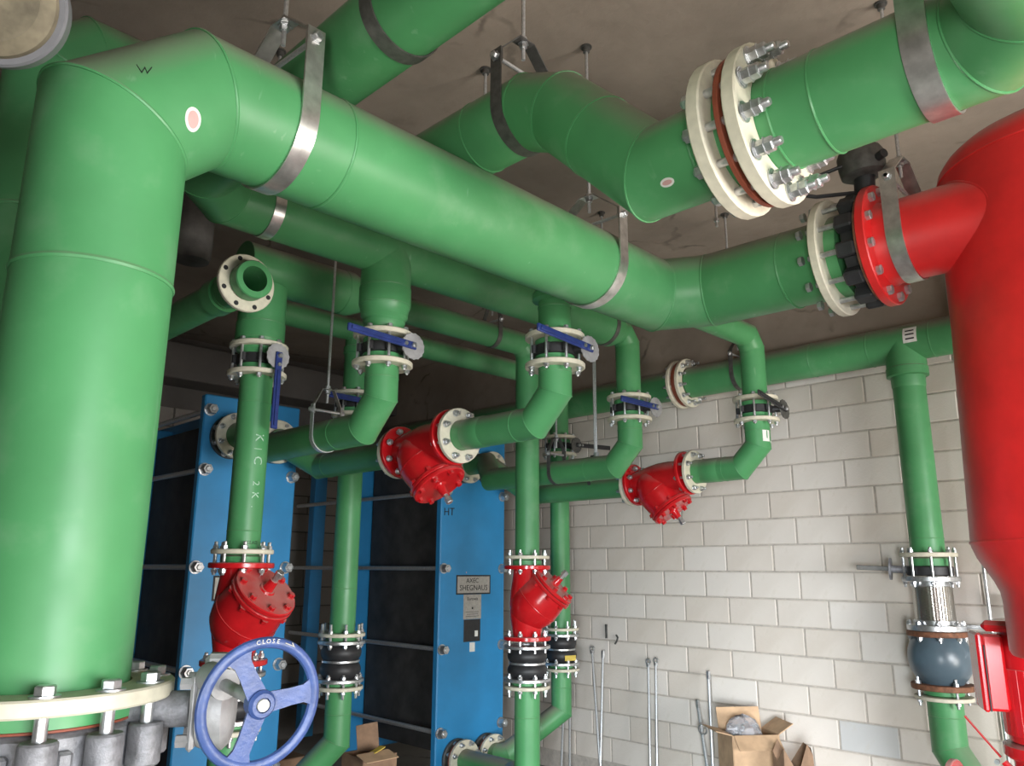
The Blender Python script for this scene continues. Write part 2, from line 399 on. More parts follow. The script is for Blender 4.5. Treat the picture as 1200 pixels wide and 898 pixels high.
# W pencilled on the elbow
wc = V3((rx, ry, 1.022)); wm = V3((.538, 1.745, 1.108)); rel = wm-wc; al = eax*rel.dot(eax); rad = (rel-al).normalized(); sd = eax.cross(rad)
wp = [(-.018, .013), (-.009, -.011), (-.001, .008), (.003, -.009), (.014, .014)]
def onel(a, b):
    q = wc+al+rad*R1+(eax*.80+sd*.6).normalized()*a + ((sd*.80-eax*.6)*-1).normalized()*b
    rl = q-wc; a2 = eax*rl.dot(eax); return wc+a2+(rl-a2).normalized()*(R1+.0008)
part('pencil_mark', wire([onel(a, b) for a, b in wp], .0011, 6), MPRINTK, T1, 'letter W pencilled in black')

# riser valve below: bolts, lugged body, gearbox and handwheel
TV = thing('gear_butterfly_valve', 'grey lug butterfly valve with gearbox and blue handwheel under the left riser', 'valve', (rx, ry, -.45))
vz = -.345
part('valve_body', lathe((rx, ry, vz), (0, 0, 1), [(-.05, .172), (-.045, .182), (-.04, .19), (.035, .19), (.042, .182), (.046, .172)], 64), MCAST, TV)
part('gasket', annulus((rx, ry, vz), (0, 0, 1), .186, .15, .046, .051, 64, .001), MGASK, TV, 'rust brown gasket')
lugm = mesh_of('lug', lathe((0, 0, 0), (0, 0, 1), [(-.040, .030), (-.036, .033), (.036, .033), (.040, .030)], 18), MCAST)
webm = mesh_of('lug_bolt', box((0, 0, 0), .03, .03, .024, bev=.006), MCAST)
headm = hexm(.0185, .017, MGALV); washm = mesh_of('washer', lathe((0, 0, 0), (0, 0, 1), [(0, .0265), (.0035, .0265)], 20), MGALV)
shm = mesh_of('bolt_shank', lathe((0, 0, 0), (0, 0, 1), [(-.24, .0125), (0, .0125)], 12), MGALV)
for k in range(12):
    a = 2*pi*k/12+radians(-103); e = V3((cos(a), sin(a), 0)); q = V3((rx, ry, 0))+e*.221
    inst('lug', lugm, TV, q+V3((0, 0, vz)))
    a2 = a+radians(13); e2 = V3((cos(a2), sin(a2), 0))
    b = inst('lug_bolt', webm, TV, V3((rx, ry, vz))+e2*.197, e2)
    b = inst('flange_bolt', shm, TV, q+V3((0, 0, ZFL)))
    w2 = inst('washer', washm, TV, q+V3((0, 0, ZFL))); h2 = inst('bolt_head', headm, TV, q+V3((0, 0, ZFL+.004)), spin=k*.4)
    for ch in (w2, h2):
        mb = ch.matrix_basis.copy(); ch.parent = b; ch.matrix_basis = b.matrix_basis.inverted() @ mb
flange(TV, (rx, ry, 0), (0, 0, 1), .255, R1+.004, -.455, -.425, MCREAM, 'lower_flange', 'cream plastic lower flange')
cone(TV, (rx, ry, 0), (0, 0, 1), [(ZF, R1), (-.47, R1), (-.43, R1+.02), (-.397, R1+.02)], 'lower_pipe')
sd_ = V3((cos(radians(-33)), sin(radians(-33)), 0)); pd_ = V3((sin(radians(-33)), -cos(radians(-33)), 0))
vc = V3((rx, ry, -.365)); 
SZ = V3((0, 0, 1))
vc = V3((rx, ry, -.288))+sd_*.045
part('valve_neck', cyl(vc+sd_*.125, vc+sd_*.25, .036, 20), MCAST, TV)
g = box(vc+sd_*.262, .014, .12, .15, (sd_, pd_, SZ), .008); 
for a_, b_ in ((-1, -1), (1, -1), (1, 1), (-1, 1)): lathe(vc+sd_*.262+pd_*(.045*a_)+SZ*(.055*b_), -sd_, [(0, .013), (.028, .013)], 6, g=g)
part('mounting_bracket', g, MALU, TV)
g = lathe(vc+sd_*.27, sd_, [(0, .075), (.02, .082), (.05, .082), (.062, .07), (.068, .05)], 36)
box(vc+sd_*.30+SZ*.085, .055, .05, .05, (sd_, pd_, SZ), .01, g)
part('gearbox', g, MALU, TV)
hz = V3((.770, 1.42, -.2443))
wd_ = (V3((0, 0, -.10))-V3((.45, 1.395, 0))).normalized()   # the wheel looks back towards the room's door
wd_ = V3((-.05, -.98, -.10)).normalized()
gs = hz-wd_*.22
part('wheel_shaft', cyl(gs, hz, .012, 14), MALU, TV)
part('gearbox_boss', cyl(gs-wd_*.02, gs+wd_*.06, .03, 20), MALU, TV)
WU, WVv, _ = basis(wd_); WX = V3((1, 0, 0)); WX = (WX-wd_*WX.dot(wd_)).normalized(); WY = wd_.cross(WX)*-1
if WY.z < 0: WY = -WY
HW = .109
ringp = [hz+(WX*cos(2*pi*k/48)+WY*sin(2*pi*k/48))*HW for k in range(48)]
g = G(); vs = []; fs = []
for k, q in enumerate(ringp):
    o_ = (q-hz).normalized()
    for j in range(10):
        a = 2*pi*j/10; vs.append(q+o_*(.0105*cos(a))+wd_*(.0085*sin(a)))
for k in range(48):
    for j in range(10): fs.append((k*10+j, k*10+(j+1) % 10, ((k+1) % 48)*10+(j+1) % 10, ((k+1) % 48)*10+j))
g.add(vs, fs)
WH = part('handwheel', g, MWHEEL, TV, 'worn blue cast handwheel with three spokes')
for an in (8, 121, 252):
    a = radians(an); e = WX*cos(a)+WY*sin(a); s_ = WX*-sin(a)+WY*cos(a); g = G(); vs = []; fs = []
    prof = [(.012, .019), (.03, .018), (.06, .016), (.085, .0165), (.096, .022), (.105, .032)]
    for l, h in prof: vs += [hz+e*l+s_*h+wd_*.005, hz+e*l-s_*h+wd_*.005, hz+e*l-s_*h*.9-wd_*.004, hz+e*l+s_*h*.9-wd_*.004]
    for i in range(len(prof)-1):
        for j in range(4): fs.append((i*4+j, i*4+(j+1) % 4, i*4+4+(j+1) % 4, i*4+4+j))
    fs += [(3, 2, 1, 0), tuple((len(prof)-1)*4+j for j in range(4))]
    part('spoke', g.add(vs, fs), MWHEEL, WH)
part('hub', lathe(hz-wd_*.012, wd_, [(0, .026), (.022, .026), (.028, .021), (.028, .014), (.020, .0135)], 28), MWHEEL, WH)
part('shaft_end', lathe(hz+wd_*.004, wd_, [(0, .011), (.013, .011), (.0145, .009)], 20), MPINK, WH, 'bare pale shaft end')
for ch, an in zip('CLOSE', (101, 96, 91, 86, 81)):
    a = radians(an); e = WX*cos(a)+WY*sin(a); s_ = WX*sin(a)-WY*cos(a)
    text(WH, 'raised_letter', ch, .0115, hz+e*.1125+wd_*.0088, s_, e, MPLATE)
a = radians(68); e = WX*cos(a)+WY*sin(a); s_ = WX*sin(a)-WY*cos(a)
part('raised_arrow', wire([hz+e*.112-s_*.010+wd_*.0088, hz+e*.112+s_*.010+wd_*.0088, hz+e*.117+s_*.003+wd_*.0088], .0011, 6), MPLATE, WH)

# ------------------------------------------------------------------ overhead run along the ceiling and the header it feeds
UZ = V3((0, 0, 1)); UX = V3((1, 0, 0)); UY = V3((0, 1, 0))
RB, RS = .122, .08            # big header and branch radii
AZ, AY, AX = 1.53, 3.02, 1.15
TA = thing('header_pipe', 'green pipe hung high at top centre, turning behind the main pipe into the rear header', 'pipe', (AX, AY, AZ))
run(TA, [(AX, YN+.002, AZ), (AX, 2.2, AZ), (AX, AY-.16, AZ), (AX+.16, AY, AZ), (2.0, AY, AZ), (2.62, AY, AZ), (3.86, AY, AZ)], RB, (2,), nobead=(1, 4, 5), mat=MG)
cone(TA, (3.86, AY, AZ), UX, [(0, RB), (.07, RB), (.15, RS+.004), (.17, RS)])
run(TA, [(4.02, AY, AZ), (4.116-.06, AY, AZ), (4.116, AY, AZ-.07), (4.116, AY, 1.088)], RS, (1,))
V1x, V2x, V3x, V4x = 2.147, 2.743, 4.116, 4.72
def tee(T, x, y, z, rb, zend=1.088):
    part('tee_branch', lathe((x, y, z), -UZ, [(0, rb), (.20, rb), (.205, rb+.004), (.285, rb+.004), (.29, rb), (.33, rb*.93), (.345, rb*.93), (.36, rb*.83), (.375, rb*.83), (.395, rb*.72), (z-zend, rb*.70)], 40), MG, T)
    for d in (.20, .29): wring(T, (x, y, z-d), UZ, rb+.001, .003)
tee(TA, V1x, AY, AZ, RB)
BY, BZ = 2.443, 1.52; BX0 = .50
TBr = thing('riser_pipe', 'dim green riser at the far left edge, its elbow showing above the main pipe', 'pipe', (BX0, BY, ZF))
run(TBr, [(BX0, BY, ZF), (BX0, BY, BZ-.10), (BX0+.10, BY, BZ), (.90, BY, BZ)], RB+.003, (1,), mat=MGD, cap1=True)
TB = thing('header_pipe', 'green header hidden right behind the main pipe, feeding the centre lever valve', 'pipe', (2.2, BY, BZ))
run(TB, [(1.43, BY, BZ), (2.5, BY, BZ), (2.98, BY, BZ)], RB+.003, (), mat=MGD, cap0=True)
cone(TB, (2.98, BY, BZ), UX, [(0, RB), (.1, RB), (.18, RS+.004), (.2, RS)])
run(TB, [(3.16, BY, BZ), (V4x-.07, BY, BZ), (V4x, BY, BZ-.08), (V4x, BY, 1.088)], RS, (1,))
part('tee_branch', lathe((V2x, BY, BZ), -UZ, [(0, RS+.016), (.20, RS+.016), (.21, RS+.03), (.24, RS+.03), (.25, RS), (BZ-1.088, RS)], 36), MG, TB)
wring(TB, (V2x, BY, 1.24), UZ, RS+.002, .003)
wring(TBr, (BX0, BY, .96), UZ, RB+.004, .004)

# upper branch that steps down 45 degrees and carries the big bolted flanges
QX = 1.753; RQ = .1285
T3 = thing('upper_pipe', 'green upper pipe stepping down in two elbows to the cream flanges at top right', 'pipe', (QX, 1.2, 1.1))
z0, z1, ye = 1.525, 1.112, 1.565; FL_, FR_ = .915, .818
yl = ye-(z0-z1)
run(T3, [(QX, BY, z0), (QX, 1.89, z0), (QX, 1.665, z0), (QX, 1.52, z0-.065), (QX, 1.365, z0-.22), (QX, 1.365-(z0-.22-z1), z1), (QX, FL_, z1)], RQ, (2, 3, 4), seg=56, rb=.0028)
run(T3, [(QX, FR_, z1), (QX, .765, z1), (QX, .66, z1), (QX, .322, z1), (QX-.117, .205, z1), (.9, .205, z1), (XL+.002, .205, z1)], RQ, (3,), seg=56, rb=.0028)
wring(T3, (QX, .985, z1), UY, RQ, .003, seg=56)
RF3 = .212
flange(T3, (QX, FL_, z1), UY, RF3, RQ+.003, -.018, .020); flange(T3, (QX, FR_, z1), UY, RF3, RQ+.003, -.020, .018)
part('gasket', annulus((QX, .858, z1), UY, RF3-.012, .14, -.007, .007, 48, .002), MGASK, T3, 'brick-red flange gasket')
part('stub_end', lathe((QX, .858, z1), UY, [(-.03, RQ+.022), (-.007, RQ+.026)], 48), MG, T3); part('stub_end', lathe((QX, .858, z1), UY, [(.007, RQ+.026), (.048, RQ+.022)], 48), MG, T3)
key = 'q'; nutm = mesh_of('nut', lathe((0, 0, 0), UZ, [(0, .023), (.003, .023), (.003, .0195), (.021, .0195), (.024, .0165)], 6), MGALV, ang=25)
ws3 = mesh_of('washer', lathe((0, 0, 0), UZ, [(0, .027), (.004, .027)], 20), MGALV)
st3 = mesh_of('stud_bolt', lathe((0, 0, 0), UZ, [(0, .009), (.004, .011), (.232, .011), (.236, .009)], 12), MGALV)
for k in range(12):
    a = 2*pi*(k+.5)/12; q = V3((QX+cos(a)*.180, 0, z1+sin(a)*.180))
    b = inst('stud_bolt', st3, T3, q+UY*.965, -UY)
    for z_, d_ in ((.171, 1), (.193, 1), (.030, -1)):
        n_ = inst('nut', nutm, b, (0, 0, 0)); n_.matrix_basis = Matrix.Translation((0, 0, z_)) @ (Matrix.Rotation(pi, 4, 'X') if d_ < 0 else Matrix()) @ Matrix.Rotation(k*.7, 4, 'Z')
    n_ = inst('washer', ws3, b, (0, 0, 0)); n_.matrix_basis = Matrix.Translation((0, 0, .167))
pm = V3((QX-.085, 1.075, z1-.095))
patch(T3, 'oval_sticker', (QX, 1, z1), UY, RQ, pm, .042, .026, MWHITE, label='white oval maker sticker with faint red print'); patch(T3, 'sticker_print', (QX, 1, z1), UY, RQ, pm, .030, .014, MPRINTR, lift=.0016)

# headers C and D further back
CY, CZ, DY, DZ2 = 3.65, 1.514, 4.40, 1.584
V0x, S2x, Vbx, V6x = 1.83, 3.81, 2.913, 4.985
TC = thing('header_pipe', 'dusty green third header, ending in the drop behind the centre elbow', 'pipe', (1.83, CY, CZ))
run(TC, [(1.705, CY, CZ), (2.18, CY, CZ)], RB, mat=MGD, cap0=True)
cone(TC, (2.18, CY, CZ), UX, [(0, RB), (.10, RB), (.105, RB+.004), (.16, RB+.004), (.26, RS+.004), (.28, RS)], mat=MGD)
run(TC, [(2.44, CY, CZ), (S2x-.06, CY, CZ), (S2x, CY, CZ-.07), (S2x, CY, .60), (S2x, CY, .055)], RS, (1,), mat=MGD, nobead=(3,))
tee(TC, V0x, CY, CZ-.10, RB-.004, 1.10)
TD = thing('header_pipe', 'green rearmost header, lowest of the long pipes below the ceiling', 'pipe', (3.5, DY, DZ2))
run(TD, [(2.1, DY, DZ2), (V6x-.06, DY, DZ2), (V6x, DY, DZ2-.07), (V6x, DY, 1.07)], RS, (1,), mat=MGD, cap0=True)
for x in (Vbx,): part('tee_branch', lathe((x, DY, DZ2), -UZ, [(0, RS), (.12, RS), (.125, RS+.008), (.17, RS+.008), (.175, RS), (DZ2-1.07, RS)], 32), MGD, TD)

# flanged lever valves under the headers
FR = .145
LUGM = mesh_of('body_lug', lathe((0, 0, 0), UZ, [(-.02, .016), (.02, .016)], 10), MBLACK)
def lever_valve(label, x, y, zc, stem, hand, hl, tilt=0, hmat=None, plate=MALU, disc=False):
    T = thing('butterfly_valve', label, 'valve', (x, y, zc), 'lever butterfly valves between cream flanges')
    part('valve_body', lathe((x, y, zc), UZ, [(-.026, .098), (-.022, .105), (.022, .105), (.026, .098)], 36), MBLACK, T)
    for k in range(8):
        a = 2*pi*(k+.5)/8; e = V3((cos(a), sin(a), 0)); inst('body_lug', LUGM, T, V3((x, y, zc))+e*.112)
    studs(T, (x, y, zc), UZ, .122, 8, -.108, .104, -.086, .086, .0075)
    s = V3(stem).normalized(); hd = V3(hand).normalized()+UZ*tilt; c = V3((x, y, zc))
    part('stem_neck', cyl(c+s*.09, c+s*.165, .022, 14), MBLACK, T)
    p0 = c+s*.168
    up_ = hd.normalized(); sd = s.cross(up_).normalized()
    g = G(); vs = []; n = 30
    for k in range(n):
        a = 2*pi*k/n; rr = .066 if disc or True else .06
        rr -= .004 if k % 2 else 0
        for z in (0, .006): vs.append(p0+(up_*cos(a)+sd*sin(a))*rr+s*z-(V3() if disc else up_*.012))
    fs = [(2*k, 2*((k+1) % n), 2*((k+1) % n)+1, 2*k+1) for k in range(n)]+[tuple(2*k+1 for k in range(n)), tuple(2*k for k in range(n-1, -1, -1))]
    part('notch_plate', g.add(vs, fs), plate, T)
    hmat = hmat or MHAND; h0 = p0+s*.012
    g = box(h0+up_*(hl/2-.02), hl, .036, .012, (up_, sd, s), .003)
    hb = part('lever', g, hmat, T, 'dark blue flat lever')
    part('lever_rib', box(h0+up_*(hl*.55)+s*.009, hl*.72, .016, .008, (up_, sd, s), .002), hmat, hb)
    part('lever_bolt', lathe(h0+s*.005, s, [(0, .013), (.010, .013), (.014, .010)], 6), MGALV, hb)
    part('lever_bolt', lathe(h0+s*.005-up_*.0-sd*.0+up_*.045, s, [(0, .010), (.009, .010)], 6), MGALV, hb)
    return T
def flanges_up(T, x, y, zc):            # flange on the pipe above a valve
    flange(T, (x, y, zc), UZ, FR, RS+.002, .060, .084); part('stub_end', lathe((x, y, zc), UZ, [(.027, RS+.016), (.052, RS+.016), (.062, RS)], 32), MG, T)
def flanges_dn(T, x, y, zc):
    flange(T, (x, y, zc), UZ, FR, RS+.002, -.084, -.060); part('stub_end', lathe((x, y, zc), UZ, [(-.062, RS), (-.052, RS+.016), (-.027, RS+.016)], 32), MG, T)
ZV = 1.02
for T_, x_, y_ in ((TA, V1x, AY), (TB, V2x, BY), (TA, V3x, AY), (TB, V4x, BY), (TC, V0x, CY)): flanges_up(T_, x_, y_, ZV)
lever_valve('lever valve above the upper left elbow, blue lever pointing left', V1x, AY, ZV, (.25, -1, 0), (-1, 0, 0), .38, .04)
lever_valve('lever valve above the largest centre elbow, blue lever rising left', V2x, BY, ZV, (.35, -1, 0), (-1, 0, 0), .385, .07)
lever_valve('lever valve above the right centre elbow, in front of the block wall', V3x, AY, ZV, (.35, -1, 0), (-1, 0, 0), .39, .0)
lever_valve('rightmost lever valve, near-black lever rising left, against the block wall', V4x, BY, ZV, (.45, -1, 0), (-1, 0, 0), .37, .16, MBLACK, MDARK)
lever_valve('lever valve with blue lever hanging straight down, left of centre', V0x, CY, ZV, (.1, -1, 0), (0, 0, -1), .385, 0, None, MALU, True)
ZV2 = 1.013
for x_ in (Vbx, V6x): flanges_up(TD, x_, DY, ZV2 if x_ == V6x else 1.06)
lever_valve('dark lever valve half hidden behind the hanger of the left port pipe', Vbx, DY, 1.06, (.2, -1, 0), (-1, 0, 0), .36, .01, None, MDARK)
lever_valve('dark lever valve behind the centre elbow, lever pointing right', V6x, DY, ZV2, (.25, -1, 0), (1, 0, 0), .45, .05, MBLACK, MDARK)

# ------------------------------------------------------------------ plate heat exchangers
HY = 4.86; PZU, PZL = .81, -1.385
def exchanger(label, x0, x1):
    xc = (x0+x1)/2; T = thing('plate_heat_exchanger', label, 'heat exchanger', (xc, 5.4, ZF))
    fr = part('front_frame', box((xc, HY-.03, (1.07-1.53)/2), x1-x0, .06, 2.60, bev=.008), MHX, T)
    part('plate_shroud', box((xc+.06, 5.44, -.22), x1-x0-.24, 1.08, 2.30, bev=.004), MSHR, T)
    part('pressure_plate', box((xc, 6.02, -.25), x1-x0, .05, 2.5, bev=.006), MHX, T)
    part('carrying_bar', box((xc, 6.05, 1.0), .09, 2.3, .09, bev=.005), MHX, T)
    part('support_column', box((xc+.02, 7.22, -.28), .14, .10, 2.62, bev=.006), MHX, T)
    for x in (x0+.08, x1-.08): part('foot', box((x, HY-.03, (-1.53+ZF)/2), .10, .12, -1.53-ZF, bev=.004), MHX, T)
    for x in (x0+.036, x1-.036):
        for z in (.592, .0, -.60, -1.19, .97):
            if z > .9 and x > xc: continue
            rod = part('tie_rod', lathe((x, 4.735, z), UY, [(0, .013), (.004, .017), (2.30, .017), (2.304, .013)], 14), MROD, T)
            g = lathe((x, HY-.062, z), -UY, [(0, .040), (.006, .040)], 20); lathe((x, HY-.068, z), -UY, [(0, .034), (.044, .034), (.05, .030), (.05, .019), (.04, .018)], 6, g=g)
            part('nut', g, MGALV, rod)
            part('nut', lathe((x, 6.046, z), UY, [(0, .034), (.045, .034), (.05, .03)], 6), MGALV, rod)
    for dx in (-.15, .15):
        for z in (PZU, PZL):
            P = part('port_flange', annulus((xc+dx, HY-.06, z), -UY, .14, .06, 0, .028), MDARK, T, 'dark studded port flange')
            e = mesh_of('port_stud', lathe((0, 0, 0), UZ, [(0, .009), (.05, .009), (.05, .014), (.064, .014)], 6), MGALV)
            for k in range(8):
                a = 2*pi*(k+.5)/8; inst('port_stud', e, P, (xc+dx+cos(a)*.118, HY-.088, z+sin(a)*.118), -UY)
    f = HY-.0605; zc = -.125
    pl = part('nameplate', box((xc+.005, f, zc), .37, .003, .150, bev=.001), MPRINTK, T, 'framed maker nameplate')
    part('plate_face', box((xc+.005, f-.001, zc), .346, .003, .128, bev=.001), MPLATE, pl)
    text(pl, 'lettering', 'AXEC', .052, (xc-.01, f-.0027, zc+.030), UX, UZ, MPRINTK); text(pl, 'lettering', 'SHEGNAUS', .060, (xc+.005, f-.0027, zc-.026), UX, UZ, MPRINTK)
    sp = part('specification_plate', box((xc-.005, f, -.295), .19, .003, .188, bev=.001), MPLATE, T)
    text(sp, 'lettering', 'Eurowis', .036, (xc-.005, f-.0018, -.235), UX, UZ, MPRINTK)
    part('rivet', box((xc-.005, f-.0016, -.305), .016, .0008, .016, bev=0), MPRINTK, sp)
    for q in range(3): part('print_line', box((xc-.005, f-.0016, -.335-q*.016), .14-.02*(q % 2), .0008, .003, bev=0), MPRINTK, sp)
    bk = part('warning_sticker', box((xc-.005, f, -.475), .178, .003, .168, bev=.002), MBLACK, T, 'black square warning sticker with a small white box')
    part('sticker_box', box((xc+.040, f-.001, -.50), .034, .003, .044, bev=.001), MWHITE, bk)
    part('tag', box((xc, f, -.60), .055, .003, .07, bev=.001), MWHITE, T, 'small white tag')
    return T, xc
E1, x1c = exchanger('blue plate heat exchanger on the left, behind the red strainer and handwheel', 2.075, 2.746)
E2, x2c = exchanger('bright blue plate heat exchanger in the centre, its nameplate fully visible', 4.035, 4.735)
text(E2, 'marker_note', 'HT', .085, (4.115, HY-.0615, .435), (1, 0, .05), (0, 0, 1), MPRINTK)
part('red_tick', box((4.31, HY-.061, -.03), .006, .002, .012, bev=0), MPRINTR, E2)

# ------------------------------------------------------------------ port pipes, elbows and strainers
PZ = .655
def port_pipe(xc, xv, tag, i):
    xp = xc-.15
    T = thing('port_pipe', tag, 'pipe', (xv, 3.6, PZ), None)
    run(T, [(xp, 4.78, PZU), (xp, 4.50, PZU), (xp+(xv-xp)*.999, 4.32, PZ), (xv, 3.36, PZ), (xv, AY+.135, PZ), (xv, AY, PZ+.135), (xv, AY, PZ+.225), (xv, AY, ZV-.06)], RS, (1, 4, 5), mat=MG, nobead=(1, 2))
    flange(T, (xp, 4.70, PZU), UY, FR, RS+.002, -.012, .014); part('stub_end', lathe((xp, 4.74, PZU), UY, [(-.02, RS+.016), (.03, RS+.016)], 32), MG, T)
    studs(T, (xp, 4.70, PZU), UY, .122, 8, -.05, .10, -.012, .07, .009)
    flanges_dn(T, xv, AY, ZV); return T
port_pipe(x1c, V1x, 'green pipe from the left exchanger port, elbowing up at upper left', 0)
port_pipe(x2c, V3x, 'green pipe from the centre exchanger port, elbowing up before the block wall', 1)
def strainer_line(xc, xv, lab_in, lab_out, ys):
    xp = xc+.15; PZ = .645 if xv < 3 else .595
    T = thing('port_pipe', lab_in, 'pipe', (xv, 4.2, PZ))
    run(T, [(xp, 4.78, PZU), (xp, 4.72, PZU), (xv, 4.50, PZ), (xv, 4.38, PZ), (xv, ys+.50, PZ)], RS, (1, 2), mat=MGD)
    flange(T, (xp, 4.735, PZU), UY, FR, RS+.002, -.012, .014)
    flange(T, (xv, ys+.50, PZ), UY, FR, RS+.002, -.012, .014)
    PZ = .69 if xv < 3 else .655
    T2 = thing('elbow_pipe', lab_out, 'pipe', (xv, BY, PZ))
    y0 = ys-.035
    run(T2, [(xv, y0, PZ), (xv, y0-.18, PZ), (xv, BY+.24, PZ), (xv, BY+.135, PZ), (xv, BY, PZ+.135), (xv, BY, PZ+.225), (xv, BY, ZV-.06)], RS, (3, 4), nobead=(1,))
    part('socket', lathe((xv, y0-.105, PZ), UY, [(-.10, RS), (-.095, RS+.002), (.03, RS+.002), (.04, RS-.004), (.1, RS-.006)], 36), MG, T2)
    flange(T2, (xv, ys-.035, PZ), UY, FR+.003, RS+.002, -.012, .014)
    flanges_dn(T2, xv, BY, ZV)
    return T, T2
YS1, YS3 = 3.16, 2.96
strainer_line(x1c, V2x, 'short green pipe from the left exchanger into the upper left strainer', 'largest green elbow in the centre, rising from the upper left strainer', YS1)
TL, T4e = strainer_line(x2c, V4x, 'green pipe passing under the centre port pipe into the right strainer', 'green elbow at right with a white sticker, rising against the block wall', YS3)
patch(T4e, 'torn_sticker', (V4x, BY, .8), UZ, RS, V3((V4x-.03, BY-.08, .842)), .075, .055, MWHITE, False, label='torn white sticker'); patch(T4e, 'sticker_print', (V4x, BY, .8), UZ, RS, V3((V4x-.025, BY-.08, .85)), .05, .008, MGD, False, lift=.0018); patch(T4e, 'torn_sticker', (V4x, BY, .8), UZ, RS, V3((V4x+.04, BY-.07, .806)), .012, .06, MWHITE, False)
def strainer(label, p0, d, b, tb, nb=8, mat=None, ext=0):
    """Y strainer: p0 = face of first flange, d = flow axis, b = branch direction leaving at distance tb"""
    mat = mat or MRED; p0, d, b = V3(p0), V3(d).normalized(), V3(b).normalized(); L = .465; c = p0+d*tb
    T = thing('strainer', label, 'strainer', p0+d*L/2, 'red Y-strainers'); c0 = c; c = c+b*ext
    part('body', lathe(p0, d, [(.0, .084), (.03, .089), (.08, .096), (.16, .108), (.24, .114), (.32, .110), (.40, .097), (.435, .090), (.465, .084)], 44), mat, T)
    for t0 in (0, L-.026): part('end_flange', annulus(p0, d, .152, .06, t0, t0+.026), mat, T)
    part('branch', lathe(c, b, [(-.115-ext*.4, .02), (-.10-ext*.4, .07), (-.07-ext*.3, .108), (-.03-ext*.2, .138), (.015, .154), (.055, .158), (.10, .154), (.145, .146), (.175, .143)], 44), mat, T)
    part('seam', bead([c+b*.055+(basis(b)[0]*cos(2*pi*k/44)+basis(b)[1]*sin(2*pi*k/44))*.158 for k in range(44)], b, .0025), mat, T)
    part('branch_flange', annulus(c, b, .158, .06, .172, .194, 44), mat, T)
    cv = part('cover', lathe(c, b, [(.197, .150), (.199, .155), (.216, .155), (.220, .150), (.2205, .04), (.228, .035), (.228, .0)], 44), mat, T)
    u, v, _ = basis(b)
    me = mesh_of('cover_bolt', lathe((0, 0, 0), UZ, [(0, .020), (.004, .020), (.004, .0165), (.018, .0165), (.021, .013)], 6), mat, ang=25)
    for k in range(nb):
        a = 2*pi*(k+.5)/nb; inst('cover_bolt', me, cv, c+(u*cos(a)+v*sin(a))*.128+b*.219, b, a); inst('flange_nut', me, cv, c+(u*cos(a)+v*sin(a))*.146+b*.172, -b, a)
    st = part('stem_boss', lathe(c+b*.22, b, [(0, .030), (.012, .026), (.045, .022), (.06, .020)], 20), mat, T)
    part('drain_plug', lathe(c+b*.28, b, [(0, .014), (.022, .014), (.022, .021), (.05, .021), (.054, .017)], 6), MGALV, st, 'bright hexagonal drain plug')
    return T
def sdir(x, y): return V3((cos(radians(x))*cos(radians(y)), sin(radians(x))*cos(radians(y)), sin(radians(y))))
S1 = strainer('red Y-strainer hanging in the centre, joined by cream flanges', (V2x, YS1+.475, .647), V3((0, -1, .09)), sdir(-74, -54), .15, ext=.055)
S3 = strainer('red Y-strainer against the block wall at right', (V4x, YS3+.475, .598), V3((0, -1, .12)), sdir(-74, -54), .15, ext=.045)
S0 = strainer('red Y-strainer low at left, its round cover facing forward', (V0x, CY, .022), -UZ, sdir(-74, 44), .295, ext=.03)
S2 = strainer('red Y-strainer on the vertical pipe beside the centre exchanger', (S2x, CY, .022), -UZ, sdir(-64, 44), .295, ext=.035)
for T_, x_, ys in ((S1, V2x, YS1), (S3, V4x, YS3)):
    studs(T_, (x_, ys, .69 if x_ < 3 else .655), UY, .122, 8, -.085, .065, -.049, .038, .009); studs(T_, (x_, ys+.475, .646 if x_ < 3 else .597), UY, .122, 8, -.062, .08, -.038, .040, .009)
for T_, x_ in ((S0, V0x), (S2, S2x)):
    studs(T_, (x_, CY, .022), UZ, .122, 8, -.058, .098, -.03, .062, .0085); studs(T_, (x_, CY, -.443), UZ, .122, 8, -.075, .06, -.03, .03, .0085)
T0 = thing('drop_pipe', 'green vertical pipe chalked with letters, left, in front of the exchanger', 'pipe', (V0x, CY, .5))
run(T0, [(V0x, CY, ZV-.06), (V0x, CY, .80), (V0x, CY, .17), (V0x, CY, .022)], RS)
flanges_dn(T0, V0x, CY, ZV); flange(T0, (V0x, CY, .022), UZ, FR, RS+.002, .040, .062); part('stub_end', lathe((V0x, CY, .022), UZ, [(.0, RS+.016), (.028, RS+.016), (.036, RS)], 32), MG, T0)
ca = radians(-90); cd = V3((cos(ca), sin(ca), 0)); 
for k, chx in enumerate('KIC 2K.'):
    if chx == ' ': continue
    if chx == 'I':
        part('chalk_letter', wire([V3((V0x+cos(radians(q))*(RS+.0004), CY+sin(radians(q))*(RS+.0004), .62-.056*k)) for q in range(-106, -74, 4)], .0016, 6), MCHALK, T0); continue
    text(T0, 'chalk_letter', chx, .062 if k < 3 else .05, V3((V0x, CY, .62-.056*k))+cd*RS, -UZ, V3((1, .0, 0)), MCHALK, bend=((V0x, CY, 0), UZ, RS+.0005))
text(T0, 'printed_code', '>CLASS', .022, V3((V0x, CY, .115))+cd*RS, UX, UZ, MPRINTK, bend=((V0x, CY, 0), UZ, RS+.0005))
flange(TC, (S2x, CY, .022), UZ, FR, RS+.002, .040, .062); part('stub_end', lathe((S2x, CY, .022), UZ, [(.0, RS+.016), (.03, RS+.016), (.036, RS)], 32), MG, TC)

